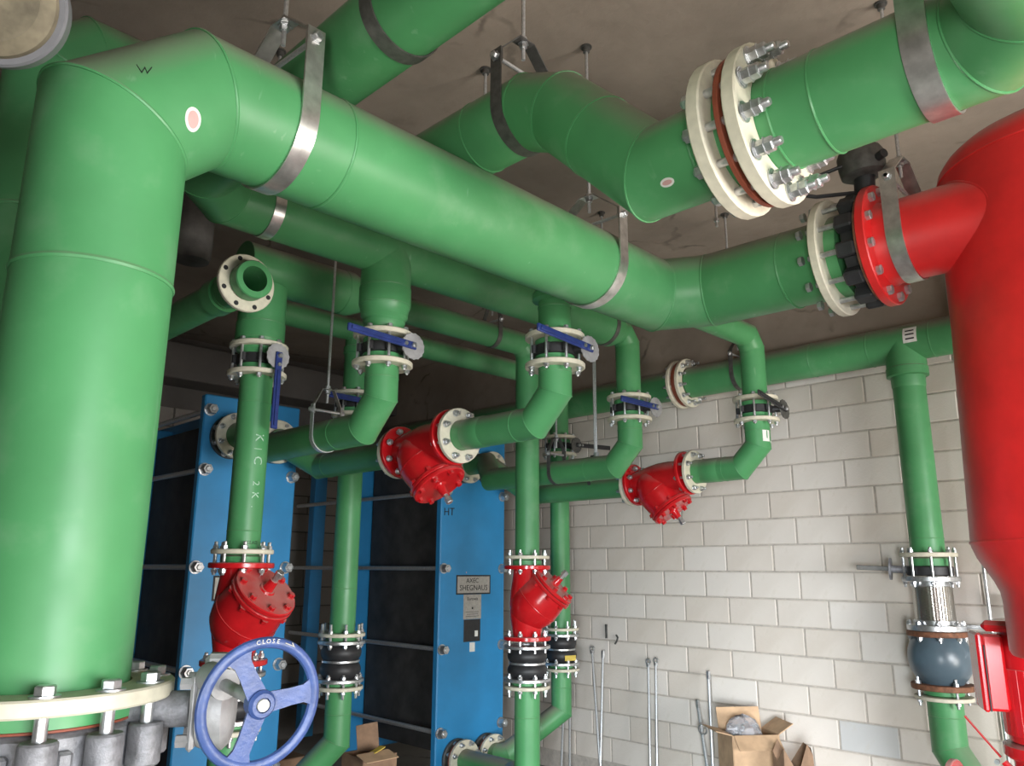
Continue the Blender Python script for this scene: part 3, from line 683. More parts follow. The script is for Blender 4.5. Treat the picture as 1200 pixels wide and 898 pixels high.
# rubber expansion joints and the lower pipes
def rubber(label, x, y, zt, zb, tag=False):
    T = thing('expansion_joint', label, 'expansion joint', (x, y, (zt+zb)/2), 'black rubber expansion joints')
    n = (zt+zb)/2; h = (zt-zb)/2-.022; P = []
    for i in range(25):
        s_ = i/24; P.append((zb+.022+s_*2*h-n, .100+.026*abs(sin(2*pi*s_))**.8))
    part('bellows', lathe((x, y, n), UZ, P, 40), MBLACK, T)
    part('middle_ring', annulus((x, y, n), UZ, .117, .09, -.007, .007, 40, .002), MGALV, T)
    for a_, b_ in ((zb, zb+.022), (zt-.022, zt)): part('steel_flange', annulus((x, y, 0), UZ, .148, .07, a_, b_, 36), MGALV, T)
    if tag: part('yellow_tag', box((x-.03, y-.124, zb+.06), .10, .004, .04, ((UX*.9+UY*-.3).normalized(), (UY*.9+UX*.3).normalized(), UZ), .001), MYEL, T, 'yellow paper tag')
    return T
R2 = rubber('black rubber joint under the strainer on the centre vertical pipe', S2x, CY, -.472, -.69)
R6 = rubber('black rubber joint with yellow tag, behind the centre vertical pipe', V6x, DY, -.504, -.743, True)
Rb = rubber('black rubber joint beside the dark side of the centre exchanger', Vbx, DY, -.44, -.685)
R0 = rubber('black rubber joint under the left strainer, behind the handwheel', V0x, CY, -.472, -.69)
def lower(lab, x, y, zt, pts, J, mat=None):
    T = thing('lower_pipe', lab, 'pipe', (x, y, zt))
    run(T, [(x, y, zt)]+pts, RS, (2,), mat=mat or MG)
    flange(T, (x, y, zt), UZ, FR, RS+.002, -.045, -.023); part('stub_end', lathe((x, y, zt), UZ, [(-.03, RS), (-.02, RS+.016), (0, RS+.016)], 32), MG, T)
    studs(J, (x, y, zt), UZ, .122, 8, -.09, .05, -.045, .022, .0085); return T
def portend(T, x, zt=PZL):
    flange(T, (x, 4.70, zt), UY, FR, RS+.002, -.012, .014, MCREAM); part('gasket', annulus((x, 4.735, zt), UY, .14, .07, -.018, -.004), MGASK, T)
    studs(T, (x, 4.70, zt), UY, .122, 8, -.05, .06, -.012, .04, .009)
L = lower('green lower pipe under the centre strainer, bending to the left bottom port', S2x, CY, -.69, [(S2x, CY, -.90), (S2x, CY, -1.24), (S2x+.12, CY+.12, -1.385), (x2c-.15, 4.2, -1.385), (x2c-.15, 4.78, -1.385)], R2); portend(L, x2c-.15)
L = lower('green lower pipe behind it, bending diagonally to the right bottom port', V6x, DY, -.743, [(V6x, DY, -.91), (V6x, DY, -1.09), (x2c+.20, DY+.20, -1.37), (x2c+.15, 4.66, -1.385), (x2c+.15, 4.78, -1.385)], R6); portend(L, x2c+.15)
L = lower('green lower pipe left of the dark shroud, bending at the bottom edge', Vbx, DY, -.685, [(Vbx, DY, -.87), (Vbx, DY, -1.03), (Vbx-.24, DY+.20, -1.36), (x1c+.15, 4.66, -1.385), (x1c+.15, 4.78, -1.385)], Rb); portend(L, x1c+.15)
L = lower('green lower pipe behind the handwheel at bottom left', V0x, CY, -.69, [(V0x, CY, -.95), (V0x, CY, -1.22), (V0x+.12, CY+.12, -1.385), (x1c-.15, 4.2, -1.385), (x1c-.15, 4.78, -1.385)], R0); portend(L, x1c-.15)
# the long vertical pieces above the rubber joints at the back
for x_, zz, lab, J in ((Vbx, 1.06, 'green vertical pipe rising behind the left port pipes', Rb), (V6x, ZV2, 'thin green vertical pipe standing behind the centre strainer', R6)):
    T = thing('drop_pipe', lab, 'pipe', (x_, DY, .4)); zt = -.44 if x_ == Vbx else -.504
    run(T, [(x_, DY, zz-.06), (x_, DY, -.127), (x_, DY, zt)], RS, mat=MG); flanges_dn(T, x_, DY, zz)
    flange(T, (x_, DY, zt), UZ, FR, RS+.002, .023, .045); part('stub_end', lathe((x_, DY, zt), UZ, [(.0, RS+.016), (.02, RS+.016), (.03, RS)], 32), MG, T)
    studs(J, (x_, DY, zt), UZ, .122, 8, -.05, .10, -.022, .045, .0085)

# open flanged stub at left
TS = thing('stub_pipe', 'open-ended green pipe stub with an empty cream flange, upper left', 'pipe', (1.58, 3.4, 1.29))
sc_ = V3((1.575, 0, 1.288))
part('pipe_length', lathe(sc_, UY, [(3.235, .060), (3.235, .086), (3.241, .090), (3.30, .090), (3.30, RS), (3.52, RS), (3.52, RS+.012), (3.62, RS+.012), (3.62, RS), (5.4, RS), (5.4, .060)], 44, True), MG, TS)
part('backing_flange', annulus(sc_+UY*3.31, UY, .138, RS+.002, 0, .025), MCREAM, TS)
part('weld_bead', bead([sc_+UY*3.5+(UX*cos(2*pi*k/40)+UZ*sin(2*pi*k/40))*RS for k in range(40)], UY, .003), MG, TS)
hm = mesh_of('bolt_hole', lathe((0, 0, 0), UZ, [(-.012, .0115), (.0008, .0115)], 14), MPRINTK)
for k in range(8):
    a = 2*pi*(k+.5)/8; inst('bolt_hole', hm, TS, sc_+UY*3.31+(UX*cos(a)+UZ*sin(a))*.118, -UY)

# ------------------------------------------------------------------ red separator vessel and its valve
VX, VY, VR = 3.34, .433, .42; NX = 3.12
TVs = thing('separator_vessel', 'large glossy red upright vessel at the right edge with a side nozzle', 'vessel', (VX, VY, -.28))
prof = [(-.28, .05), (-.28, .37), (-.265, .378), (-.10, .378), (-.07, .382), (-.035, .396), (.0, .415), (.045, .440), (.085, .453), (.10, .455), (.9, VR+.008), (1.46, VR)]
for k in range(1, 9): prof.append((1.46+.20*sin(k*pi/16), VR*cos(k*pi/16)))
part('shell', lathe((VX, VY, 0), UZ, prof, 72), MREDV, TVs)
ringp_ = lambda c, d, r, n=64: [V3(c)+(basis(d)[0]*cos(2*pi*k/n)+basis(d)[1]*sin(2*pi*k/n))*r for k in range(n)]
for z, rw in ((.098, .4555), (1.46, VR)): part('weld_bead', bead(ringp_((VX, VY, z), UZ, rw), UZ, .0035), MREDV, TVs)
NZ = 1.262
part('nozzle', lathe((NX, 1.035, NZ), -UY, [(0, .172), (.03, .172), (.05, R1-.004), (.46, R1-.004)], 56), MREDV, TVs)
sad = []
for k in range(64):
    a = 2*pi*k/64; q = V3((cos(a)*(R1-.004), 0, sin(a)*(R1-.004))); yy = VY+sqrt(VR**2-(NX-VX+q.x)**2); sad.append(V3((NX+q.x, yy, NZ+q.z)))
part('weld_bead', bead(sad, UY, .005), MREDV, TVs)
part('nozzle_flange', annulus((NX, 1.035, NZ), UY, .245, .15, -.032, .004, 56), MREDV, TVs)
part('rust_ring', annulus((NX, 1.035, NZ), UY, .232, .15, .004, .016, 56, .002), MRUST, TVs, 'rusty flange face')
TW = thing('gear_butterfly_valve', 'dark grey lug butterfly valve clamped between the main pipe and red nozzle', 'valve', (NX, 1.085, NZ))
part('valve_body', lathe((NX, 1.085, NZ), UY, [(-.034, .17), (-.032, .185), (-.025, .192), (.025, .192), (.03, .185), (.036, .172)], 56), MBLACK, TW)
lg2 = mesh_of('lug', box((0, 0, 0), .06, .055, .072, bev=.008), MBLACK)
rd2 = mesh_of('flange_bolt', lathe((0, 0, 0), UZ, [(0, .011), (.24, .011)], 10), MGALV); hd2 = hexm(.02, .018, MGALV, 'h2')
for k in range(12):
    a = 2*pi*(k+.5)/12; e = V3((cos(a), 0, sin(a)))
    inst('lug', lg2, TW, V3((NX, 1.088, NZ))+e*.208, UY, pi/2-a)
    b = inst('flange_bolt', rd2, TW, V3((NX, 1.0, NZ))+e*.213, UY)
    for z_, f_ in ((.005, pi), (.0, 0)):
        h_ = inst('bolt_head', hd2, b, (0, 0, 0)); h_.matrix_basis = Matrix.Translation((0, 0, .003 if f_ else .262)) @ Matrix.Rotation(f_, 4, 'X')
gc = V3((NX, 1.085, NZ)); gd = (V3((3.07, 1.045, 1.60))-gc).normalized()
part('valve_neck', cyl(gc+gd*.18, gc+gd*.31, .04, 20), MBLACK, TW)
part('gearbox', lathe(gc+gd*.295, V3((-.1, .05, 1)), [(0, .06), (.015, .085), (.05, .09), (.10, .09), (.12, .08), (.125, .03)], 36), MDARK, TW, 'round black gear housing')
part('gear_boss', cyl(gc+gd*.295+V3((-.04, -.07, .05)), gc+gd*.295+V3((-.06, -.105, .05)), .018, 14), MBLACK, TW)
TWs = thing('control_cable', 'black cable looping from the gear housing behind the upper green pipe', 'cable', gc+gd*.3)
part('sheath', wire([gc+gd*.295+V3((-.07, .04, .05)), gc+V3((-.15, .16, .31)), gc+V3((-.22, .20, .30)), gc+V3((-.26, .22, .27)), gc+V3((-.24, .20, .235)), gc+V3((-.16, .12, .22)), gc+gd*.24], .008, 8), MBLACK, TWs)

# ------------------------------------------------------------------ clevis hangers
def hanger(label, c, d, r, eh, w_=.055, th=.005, mat=None, rodtop=None, bolts=True, rz=None, roff=0, group='clevis hangers carrying the pipes'):
    mat = mat or MSTRAP; c, d = V3(c), V3(d).normalized(); s = d.cross(UZ).normalized()
    if s.dot(V3((-.7, -.7, 0))) < 0: s = -s                       # s points to the room side
    rr = r+th*.7; T = thing('pipe_hanger', label, 'pipe hanger', c+UZ*r, group)
    P = [c+s*rr+UZ*eh]+[c+s*rr+UZ*(eh*.5)]+[c+(s*cos(a)+UZ*sin(a))*rr for a in [-pi*k/24 for k in range(25)]]+[c-s*rr+UZ*(eh*.5), c-s*rr+UZ*eh]
    part('strap', strip(P, d, w_, th), mat, T, ang=40)
    b0, b1 = c+s*(rr+.02)+UZ*(eh-.03), c-s*(rr+.02)+UZ*(eh-.03)
    part('cross_bolt', cyl(b0, b1, .0075, 10), MROD, T)
    for e_, q in ((1, c+s*(rr+th*.5)+UZ*(eh-.03)), (-1, c-s*(rr+th*.5)+UZ*(eh-.03))):
        part('nut', lathe(q, s*e_, [(0, .019), (.003, .019), (.003, .014), (.014, .014), (.017, .011)], 6), MGALV, T)
    ap = eh+.07+r*.18; yk = rr-th*1.6
    P = [c+s*yk+UZ*(eh-.05), c+s*yk+UZ*(eh+.0), c+s*.035+UZ*ap, c-s*.035+UZ*ap, c-s*yk+UZ*(eh+.0), c-s*yk+UZ*(eh-.05)]
    part('yoke', strip(P, d, w_*.9, th), mat if mat is MDARK else MSTRAP, T, ang=25)
    top = ZC if rodtop is None else rodtop
    rd = part('rod', cyl(c+UZ*(ap-.07), V3((c.x, c.y, top)), .0072, 10), MROD, T)
    for z_, k_ in ((ap+.003, 1), (ap-.004, -1)): part('rod_nut', lathe(c+UZ*z_, UZ*k_, [(0, .020), (.003, .020), (.003, .0145), (.016, .0145), (.018, .012)], 6), MGALV, rd)
    part('anchor', lathe(V3((c.x, c.y, top)), -UZ, [(0, .026), (.006, .026), (.006, .016), (.028, .016), (.03, .010)], 12), MDARK, rd)
    return T
pA = lambda t_: A0+d1*t_
hanger('wide bright strap hanger on the left part of the main pipe', pA(.425), d1, R1, .255, .056, .006)
hanger('strap hanger on the right part of the main pipe, before its elbow', pA(1.945), d1, R1, .225, .058, .006)
hanger('dark strap hanger on the stepped upper pipe before it descends', (QX, 1.70, z0), UY, RQ, .20, .05, .005, MDARK)
hanger('broad bright strap hanger at top right on the upper pipe', (QX, .425, z1), UY, RQ, .24, .058, .006)
hanger('grey strap hanger on the red nozzle next to the vessel', (NX, .925, NZ), UY, R1-.004, .235, .06, .006)
hanger('dark band hanger on the pipe at top centre under the ceiling', (AX, 1.60, AZ), UY, RB, .20, .05, .005, MDARK)
hanger('bright strap hanger on the rear header, below the left main-pipe strap', (1.50, AY, AZ), UX, RB, .19, .05, .004)
hanger('small hanger on the third header between the two upper valves', (3.47, CY, CZ), UX, RS, .125, .035, .004, MDARK)
hanger('hanger on the rear header just right of the centre lever valve', (3.87, AY, AZ), UX, RS+.04, .17, .035, .004, MDARK)
hanger('blue-grey strap hanger on the wall pipe beside the rightmost valve', (5.5, 2.965, 1.497), UY, .125, .17, .035, .004, MDARK)
hanger('long-rod hanger holding the left port pipe', (V1x, 3.49, PZ), UY, RS, .16, .030, .004, MROD)
hanger('black long-rod hanger holding the centre port pipe', (V3x, 3.66, PZ), UY, RS, .16, .030, .004, MDARK)
hanger('thin hanger under the right strainer inlet pipe', (V4x, 3.80, PZ), UY, RS, .11, .028, .004, MDARK)
for lab, x, y, zb_ in (('bare threaded rod anchored in the ceiling above the hidden header', 2.26, BY, BZ+.2), ('bare threaded rod with anchor right of the main-pipe elbow', 4.47, BY, BZ+.12), ('thin rod beside the upper flange, ending in mid air', 3.62, 2.03, 1.83)):
    T = thing('hanging_rod', lab, 'rod', (x, y, ZC)); part('rod', cyl((x, y, zb_), (x, y, ZC), .0075, 10), MROD, T)
    part('anchor', lathe((x, y, ZC), -UZ, [(0, .028), (.006, .028), (.006, .017), (.026, .017)], 12), MDARK, T)
    part('nut', lathe((x, y, zb_+.03), UZ, [(0, .016), (.016, .016)], 6), MGALV, T)
T = thing('hanging_rod', 'long thin rod dropping to a nut on the centre port pipe', 'rod', (V3x, 3.30, ZC)); part('rod', cyl((V3x, 3.30, PZ+RS), (V3x, 3.30, ZC), .0072, 10), MROD, T); part('nut', lathe((V3x, 3.30, PZ+RS), UZ, [(0, .017), (.026, .017)], 6), MGALV, T)

# ------------------------------------------------------------------ wall pipe and the drop with the braided connector and check valve
WX_, WZ, RW, RD = 5.5, 1.497, .125, .1005
TWp = thing('wall_pipe', 'dusty green pipe along the top of the block wall with a tee', 'pipe', (WX_, 2.3, WZ))
run(TWp, [(WX_, .2, WZ), (WX_, 1.55, WZ), (WX_, 1.95, WZ), (WX_, 2.36, WZ), (WX_, 3.40, WZ)], RW, mat=MGD); run(TWp, [(WX_, 3.52, WZ), (WX_, 5.0, WZ), (WX_, 7.4, WZ)], RW, mat=MGD)
for y_, t0, t1 in ((3.42, -.012, .018), (3.51, -.018, .012)): flange(TWp, (WX_, y_, WZ), UY, .203, RW+.003, t0, t1)
part('gasket', annulus((WX_, 3.465, WZ), UY, .188, .12, -.016, .016, 40, .003), MGASK, TWp, 'rust red gasket')
studs(TWp, (WX_, 3.465, WZ), UY, .172, 12, -.12, .10, -.058, .058, .010)
DPy = 1.737
part('tee_branch', lathe((WX_, DPy, WZ), -UZ, [(0, RW), (.17, RW), (.175, RW+.005), (.23, RW+.005), (.235, RD+.006), (.30, RD+.004), (.31, RD)], 40), MGD, TWp)
patch(TWp, 'paper_label', (WX_, 1.65, WZ), UY, RW, (WX_-.105, 1.66, WZ+.02), .085, .11, MWHITE, False, label='torn white paper label'); 
for k in range(3): patch(TWp, 'label_print', (WX_, 1.65, WZ), UY, RW, (WX_-.105, 1.66, WZ+.045-.025*k), .055, .010, MPRINTK, False, lift=.0018)
TDp = thing('drop_pipe', 'green vertical pipe on the block wall at right, above the braided connector', 'pipe', (WX_, DPy, .7))
run(TDp, [(WX_, DPy, WZ-.305), (WX_, DPy, .9), (WX_, DPy, .20), (WX_, DPy, .105)], RD, nobead=(1,))
FD = .168
flange(TDp, (WX_, DPy, 0), UZ, FD, RD+.002, .085, .112, MCREAM); part('stub_end', lathe((WX_, DPy, 0), UZ, [(.03, RD+.014), (.075, RD+.014), (.085, RD)], 36), MG, TDp)
T = thing('butterfly_valve', 'black wafer valve with a bare stem to the left, on the right wall pipe', 'valve', (WX_, DPy, .0))
part('valve_body', lathe((WX_, DPy, 0), UZ, [(-.03, .125), (-.025, .135), (.022, .135), (.03, .125)], 40), MBLACK, T)
studs(T, (WX_, DPy, 0), UZ, .148, 8, -.10, .145, -.066, .112, .0085)
sd2 = V3((-.25, 1, .05)).normalized(); c_ = V3((WX_, DPy, 0))
part('stem_neck', cyl(c_+sd2*.12, c_+sd2*.22, .024, 16), MCAST, T); part('top_plate', lathe(c_+sd2*.22, sd2, [(0, .07), (.012, .07), (.014, .06)], 28), MCAST, T)
part('stem', box(c_+sd2*.33, .022, .20, .03, (basis(sd2)[0], sd2, basis(sd2)[1]), .003), MDARK, T)
T = thing('braided_connector', 'woven stainless flexible connector on the right wall pipe', 'pipe connector', (WX_, DPy, -.2))
for t0, t1 in ((-.066, -.034), (-.362, -.325)): part('steel_flange', annulus((WX_, DPy, 0), UZ, .168, .08, t0, t1, 44), MGALV, T)
part('collar', lathe((WX_, DPy, 0), UZ, [(-.095, .118), (-.092, .122), (-.066, .122)], 40), MGALV, T); part('collar', lathe((WX_, DPy, 0), UZ, [(-.325, .122), (-.30, .122), (-.297, .118)], 40), MGALV, T)
g = G(); nS = 40; nR = 26; vs = []; fs = []
for j in range(nR):                                         # woven wire bundles: alternate raised lozenges
    z = -.095-(.205)*j/(nR-1)
    for k in range(nS*2):
        a = 2*pi*k/(nS*2); b_ = .0028 if (k//2+j) % 2 else 0
        vs.append(V3((WX_+cos(a)*(.113+b_), DPy+sin(a)*(.113+b_), z)))
n2 = nS*2
for j in range(nR-1):
    for k in range(n2): fs.append((j*n2+k, j*n2+(k+1) % n2, (j+1)*n2+(k+1) % n2, (j+1)*n2+k))
br = part('braid', g.add(vs, fs), MBRAID, T, 'woven wire braid', ang=15); br['kind'] = 'stuff'
T = thing('check_valve', 'round-bellied grey enamel check valve on the right wall pipe', 'valve', (WX_, DPy, -.53))
part('body', lathe((WX_, DPy, 0), UZ, [(-.675, .118), (-.66, .125), (-.64, .145), (-.60, .170), (-.54, .182), (-.48, .178), (-.43, .160), (-.405, .145), (-.395, .14)], 48), MGREY, T)
part('rusty_flange', annulus((WX_, DPy, 0), UZ, .172, .08, -.395, -.363, 44), MRUST, T, 'rusty upper flange'); part('rusty_flange', annulus((WX_, DPy, 0), UZ, .178, .08, -.705, -.672, 44), MRUST, T, 'rusty lower flange')
studs(T, (WX_, DPy, 0), UZ, .150, 8, -.43, -.30, -.397, -.325, .009, name='stud_bolt'); studs(T, (WX_, DPy, 0), UZ, .150, 4, -.80, -.63, -.762, -.672, .009)
T = thing('lower_pipe', 'green elbow pipe below the grey check valve at bottom right', 'pipe', (WX_, DPy, -.72))
run(T, [(WX_, DPy, -.706), (WX_, DPy, -.86), (WX_, DPy, -1.045), (WX_-.02, DPy-.12, -1.24), (WX_-.02, DPy-.42, -1.38), (WX_-.02, DPy-.6, -1.38)], RD, (2, 3))
flange(T, (WX_, DPy, 0), UZ, .165, RD+.002, -.765, -.742, MCREAM); part('stub_end', lathe((WX_, DPy, 0), UZ, [(-.742, RD), (-.735, RD+.014), (-.706, RD+.014)], 36), MG, T)

# conduit and channel steel behind the vessel
solo('steel_conduit', cyl((5.62, 1.462, -1.5), (5.62, 1.462, 1.98), .011, 12), MGALV, 'thin steel conduit running down the block wall beside the red vessel', 'conduit')
for k, z in enumerate((-.34, -.40, -.47)):
    g = box((5.70, 1.35, z), .06, .9, .022, bev=.002); box((5.66, 1.35, z-.009), .02, .9, .006, bev=.001, g=g)
    solo('channel_rail', g, MGALV, ('upper', 'middle', 'lower')[k]+' of three horizontal steel rails on the wall behind the check valve', 'rail')
g = box((5.70, 1.36, -.22), .04, .045, .16, bev=.002); box((5.68, 1.36, -.20), .02, .018, .03, bev=.002, g=g)
solo('channel_bracket', g, MGALV, 'small upright steel bracket on the wall above the red pump', 'bracket')

# ------------------------------------------------------------------ red inline pump at the lower right
PX, PY = 3.60, .776
TP = thing('pump', 'red upright motor pump with terminal box, at the lower right corner', 'pump', (PX, PY, ZF))
part('motor', lathe((PX, PY, 0), UZ, [(-.625, .117), (-.61, .144), (-.53, .148), (-.26, .148), (-.21, .137), (-.20, .094)], 48), MRED, TP)
fin = mesh_of('cooling_fin', box((0, 0, 0), .005, .036, .235, bev=.0015), MRED)
for k in range(36):
    a = 2*pi*k/36; inst('cooling_fin', fin, TP, (PX+cos(a)*.152, PY+sin(a)*.152, -.47), UZ, a-pi/2)
tb = V3((-.42, .90, 0)).normalized(); tu = V3((tb.y, -tb.x, 0)); tc = V3((PX, PY, -.367))+tb*.175
bx = part('terminal_box', box(tc, .148, .07, .273, (tu, tb, UZ), .01), MRED, TP)
part('box_lid', box(tc+tb*.043, .156, .024, .28, (tu, tb, UZ), .008), MRED, bx); part('box_gasket', box(tc+tb*.031-UZ*.02, .16, .005, .235, (tu, tb, UZ), .002), MBLACK, bx)
part('cowl', box((PX-.045, PY+.015, -.20), .265, .28, .04, bev=.016), MRED, TP, 'red cowl on top of the motor')
part('lantern_ring', lathe((PX, PY, 0), UZ, [(-.67, .156), (-.66, .168), (-.625, .168), (-.617, .148)], 48), MRED, TP)
part('pump_casing', lathe((PX, PY, 0), UZ, [(-1.45, .13), (-1.30, .164), (-.82, .164), (-.72, .137), (-.67, .14)], 48), MRED, TP)
part('foot_plate', box((PX, PY, (ZF-1.45)/2), .36, .36, -1.45-ZF, bev=.01), MRED, TP)
run(TP, [(PX, PY+.09, -.86), (PX, PY+.22, -.852), (PX, PY+.36, -.85)], .09, (), MRED)
part('suction_flange', annulus((PX, PY+.37, -.85), UY, .13, .055, -.024, 0, 36), MRED, TP)
TL_ = thing('drain_valve', 'small thin red drain lever valve left of the pump', 'valve', (3.56, .975, -.74))
l0, l1 = V3((3.55, 1.05, -.552)), V3((3.55, .922, -.708))
part('lever', box((l0+l1)/2+(l0-l1)*.12, .014, (l0-l1).length*.85, .006, (UX, (l0-l1).normalized(), (l0-l1).normalized().cross(UX)), .002), MRED, TL_)
part('valve_body', cyl(l1+V3((0, .016, .016)), l1+V3((0, -.07, -.08)), .013, 14), MRED, TL_); part('lever_nut', lathe(l1+V3((-.01, .035, .016)), -UX, [(0, .010), (.016, .010)], 6), MGALV, TL_)

# ------------------------------------------------------------------ things standing by the wall
def lean(label, a, b, head, r=.010):
    a, b = V3(a), V3(b); T = thing('threaded_rod', label, 'rod', b)
    part('rod', cyl(b, a, r, 10), MROD, T); d = (a-b).normalized()
    if head == 'ring':
        u, v, _ = basis(d); part('eye', bead(ringp_(a+d*.012, UX, .020, 16), UX, .007), MGALV, T); part('nut', lathe(a-d*.03, d, [(0, .018), (.02, .018)], 6), MGALV, T)
    if head == 'nut': part('coupling_nut', lathe(a-d*.06, d, [(0, .017), (.06, .017)], 6), MGALV, T)
F0 = ZF
lean('left rod of the leftmost pair leaning on the block wall, with an eye', (5.70, 4.665, -.70), (5.47, 4.40, F0), 'ring'); lean('right rod of the leftmost pair leaning on the block wall', (5.70, 4.54, -.695), (5.47, 4.42, F0), 'nut')
lean('left rod of the middle pair leaning on the block wall', (5.70, 4.065, -.76), (5.47, 3.92, F0), 'ring'); lean('right rod of the middle pair leaning on the block wall', (5.70, 3.99, -.745), (5.47, 3.86, F0), 'ring')
lean('shorter rod left of the cardboard box', (5.70, 3.61, -1.0), (5.47, 3.36, F0), 'nut', .014); lean('taller rod beside the cardboard box', (5.70, 3.50, -.775), (5.47, 3.36, F0), 'nut', .012)
lean('short rod between the centre lower pipes and the wall, left', (5.70, 4.99, -.98), (5.42, 4.80, F0), ''); lean('short rod between the centre lower pipes and the wall, right', (5.70, 4.93, -1.03), (5.42, 4.70, F0), '')
T = thing('rod_clips', 'ring clip hooked low on the shorter leaning rod', 'clip', (5.58, 3.5, -1.2)); part('ring', bead(ringp_((5.585, 3.50, -1.18), UX, .035, 20), UX, .007), MGALV, T)
solo('steel_flat', box((5.757, 4.545, -.535), .012, .022, .12, bev=.002), MDARK, 'small dark steel flat stuck upright on the block wall', 'steel plate')
solo('wall_hook', wire([(5.755, 4.435, -.56), (5.75, 4.415, -.58), (5.75, 4.425, -.61), (5.755, 4.45, -.635)], .008, 8), MDARK, 'small dark hook on the block wall beside the steel flat', 'hook')
# cardboard box with opened flaps and a plastic bag of bolts
BXc = V3((5.36, 3.0, 0)); bw, bd, bt = .33, .27, -1.10
TBx = thing('cardboard_box', 'open cardboard box against the block wall, its flaps standing up', 'box', (5.36, 3.0, ZF))
ba = radians(-38); bu = V3((cos(ba), sin(ba), 0)); bv = V3((-sin(ba), cos(ba), 0)); hh = bt-ZF; zc = (bt+ZF)/2
part('box_side', box(BXc+bu*bw/2+UZ*zc, .008, bd, hh, (bu, bv, UZ), .001), MCARD, TBx); part('box_side', box(BXc-bu*bw/2+UZ*zc, .008, bd, hh, (bu, bv, UZ), .001), MCARD, TBx)
part('box_side', box(BXc+bv*bd/2+UZ*zc, bw, .008, hh, (bu, bv, UZ), .001), MCARD, TBx); part('box_side', box(BXc-bv*bd/2+UZ*zc, bw, .008, hh, (bu, bv, UZ), .001), MCARD, TBx)
part('box_bottom', box(BXc+UZ*(ZF+.006), bw, bd, .01, (bu, bv, UZ), .001), MCARD, TBx)
def flap(base, along, wid, out, ln):
    out = V3(out).normalized(); part('flap', box(base+out*ln/2, wid, .007, ln, (along, along.cross(out).normalized(), out), .001), MCARD, TBx)
flap(BXc+bv*bd/2+UZ*bt, bu, bw*.97, bv*.25+UZ, .14); flap(BXc+bu*bw/2+UZ*bt, bv, bd*.97, bu*.9+UZ*.55, .13)
flap(BXc-bu*bw/2+UZ*bt, bv, bd*.97, bu*-1+UZ*.25, .12); flap(BXc-bv*bd/2+UZ*bt, bu, bw*.95, bv*-.7-UZ*.6, .12)
TBg = thing('plastic_bag', 'clear plastic bag of bolts stuffed in the cardboard box', 'bag', BXc+UZ*(bt-.05))
g = G(); vs = []; fs = []; rnd = random.Random(3)
for i in range(9):
    for j in range(14):
        th = pi*i/8; ph = 2*pi*j/14; r_ = (.085+.03*rnd.random())
        vs.append(BXc+UZ*(bt-.01)+bu*(sin(th)*cos(ph)*r_*1.2-.03)+bv*(sin(th)*sin(ph)*r_)+UZ*(cos(th)*r_*1.15))
for i in range(8):
    for j in range(14): fs.append((i*14+j, i*14+(j+1) % 14, (i+1)*14+(j+1) % 14, (i+1)*14+j))
part('bag_skin', g.add(vs, fs), MBAG, TBg, ang=20)
bmh = mesh_of('bolt', lathe((0, 0, 0), UZ, [(0, .016), (.012, .016), (.012, .008), (.07, .008)], 6), MGALV)
for k in range(14):
    b_ = inst('bolt', bmh, TBg, BXc+UZ*(bt-.02+.07*rnd.random())+bu*(-.10+.16*rnd.random())+bv*(-.07+.12*rnd.random()), (rnd.random()-.5, rnd.random()-.5, rnd.random()-.5))
def crumple(name, label, c, sx, sy, sz, mat, seed, cat='cardboard'):
    rnd = random.Random(seed); g = G(); n = 10; vs = []; fs = []
    for j in range(n):
        a = 2*pi*j/n; rr = .75+.4*rnd.random()
        for z, q in ((0, 1), (.55, 1.05+.2*rnd.random()), (1+.35*rnd.random(), .85+.35*rnd.random())): vs.append(V3(c)+V3((cos(a)*sx*rr*q, sin(a)*sy*rr*q, sz*z)))
    for j in range(n):
        for i in range(2): fs.append((j*3+i, ((j+1) % n)*3+i, ((j+1) % n)*3+i+1, j*3+i+1))
    fs.append(tuple(j*3 for j in range(n-1, -1, -1))); vs.append(V3(c)+UZ*sz*.55); 
    for j in range(n): fs.append((j*3+2, ((j+1) % n)*3+2, len(vs)-1))
    return solo(name, g.add(vs, fs), mat, label, cat, ang=15)
crumple('paper_scrap', 'crumpled brown paper on the floor right of the cardboard box', (5.25, 2.62, ZF), .13, .13, .50, MCARDD, 5, 'paper')
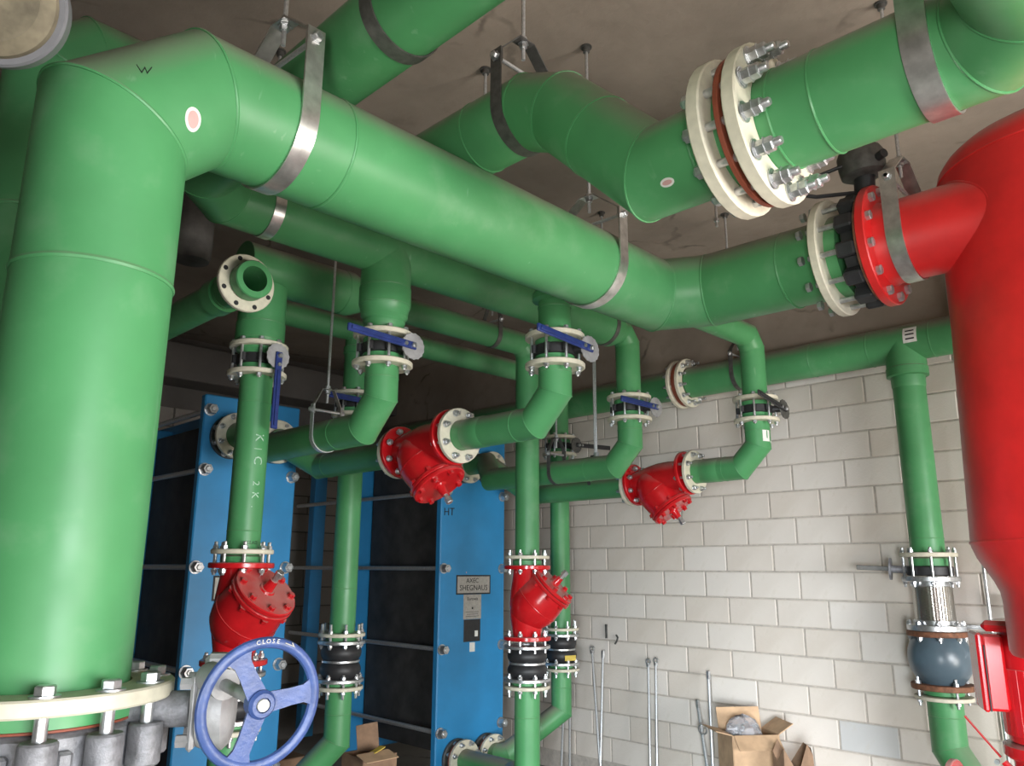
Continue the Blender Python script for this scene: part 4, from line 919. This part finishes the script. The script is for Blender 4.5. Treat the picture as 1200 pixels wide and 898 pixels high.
TK = thing('torn_carton', 'torn brown carton with yellow tape in front of the dark shroud', 'carton', (3.3, 4.62, ZF))
kc = V3((3.32, 4.62, 0)); kt = -1.185
for o_, sx, sy in (((.13, 0), .008, .24), ((-.13, 0), .008, .24), ((0, .12), .26, .008), ((0, -.12), .26, .008)): part('carton_side', box(kc+V3((o_[0], o_[1], (kt+ZF)/2)), sx, sy, kt-ZF, bev=.001), MCARDD, TK)
part('carton_flap', box(kc+V3((.05, .10, kt+.075)), .15, .006, .17, (V3((.9, -.3, .1)).normalized(), V3((.3, .9, 0)).normalized(), V3((-.1, .05, 1)).normalized()), .001), MCARDD, TK)
part('carton_flap', box(kc+V3((-.05, -.16, kt+.01)), .25, .12, .006, (UX, V3((0, .95, .25)).normalized(), V3((0, -.25, .95)).normalized()), .001), MCARD, TK)
part('tape', box(kc+V3((-.02, -.10, kt+.03)), .12, .05, .006, (V3((.9, .1, .25)).normalized(), V3((-.1, 1, 0)).normalized(), V3((-.25, 0, .95)).normalized()), .001), MYEL, TK, 'strip of yellow tape')
solo('carton', box((2.99, 5.3, ZF+.25), .36, .34, .5, bev=.006), MCARDD, 'closed brown carton behind the handwheel between the exchangers', 'carton')

# ------------------------------------------------------------------ dim things at the left and upper left corner
T = thing('capped_pipe', 'dusty grey capped pipe hanging in the dark behind the left riser', 'pipe', (1.50, 3.8, 1.9))
part('pipe_length', lathe((1.50, 3.8, 1.50), UZ, [(0, .05), (.012, .085), (.04, .095), (.83, .095)], 36), MGP, T)
cq = V3((.203, 1.507, .985)); cd = V3((-.45, -.82, -.38)).normalized()
T = thing('round_housing', 'round mottled beige housing with grey plastic rim, top left corner', 'housing', cq)
part('rim', lathe(cq, cd, [(-.05, .08), (-.045, .112), (-.005, .116), (.0, .112), (.0, .10)], 48), MPVC, T)
part('face', lathe(cq, cd, [(-.01, .103), (.015, .101), (.032, .08), (.04, .0)], 48), MBEIGE, T)
part('bracket', cyl(cq, V3((cq.x, cq.y, ZC)), .014, 10), MDARK, T)
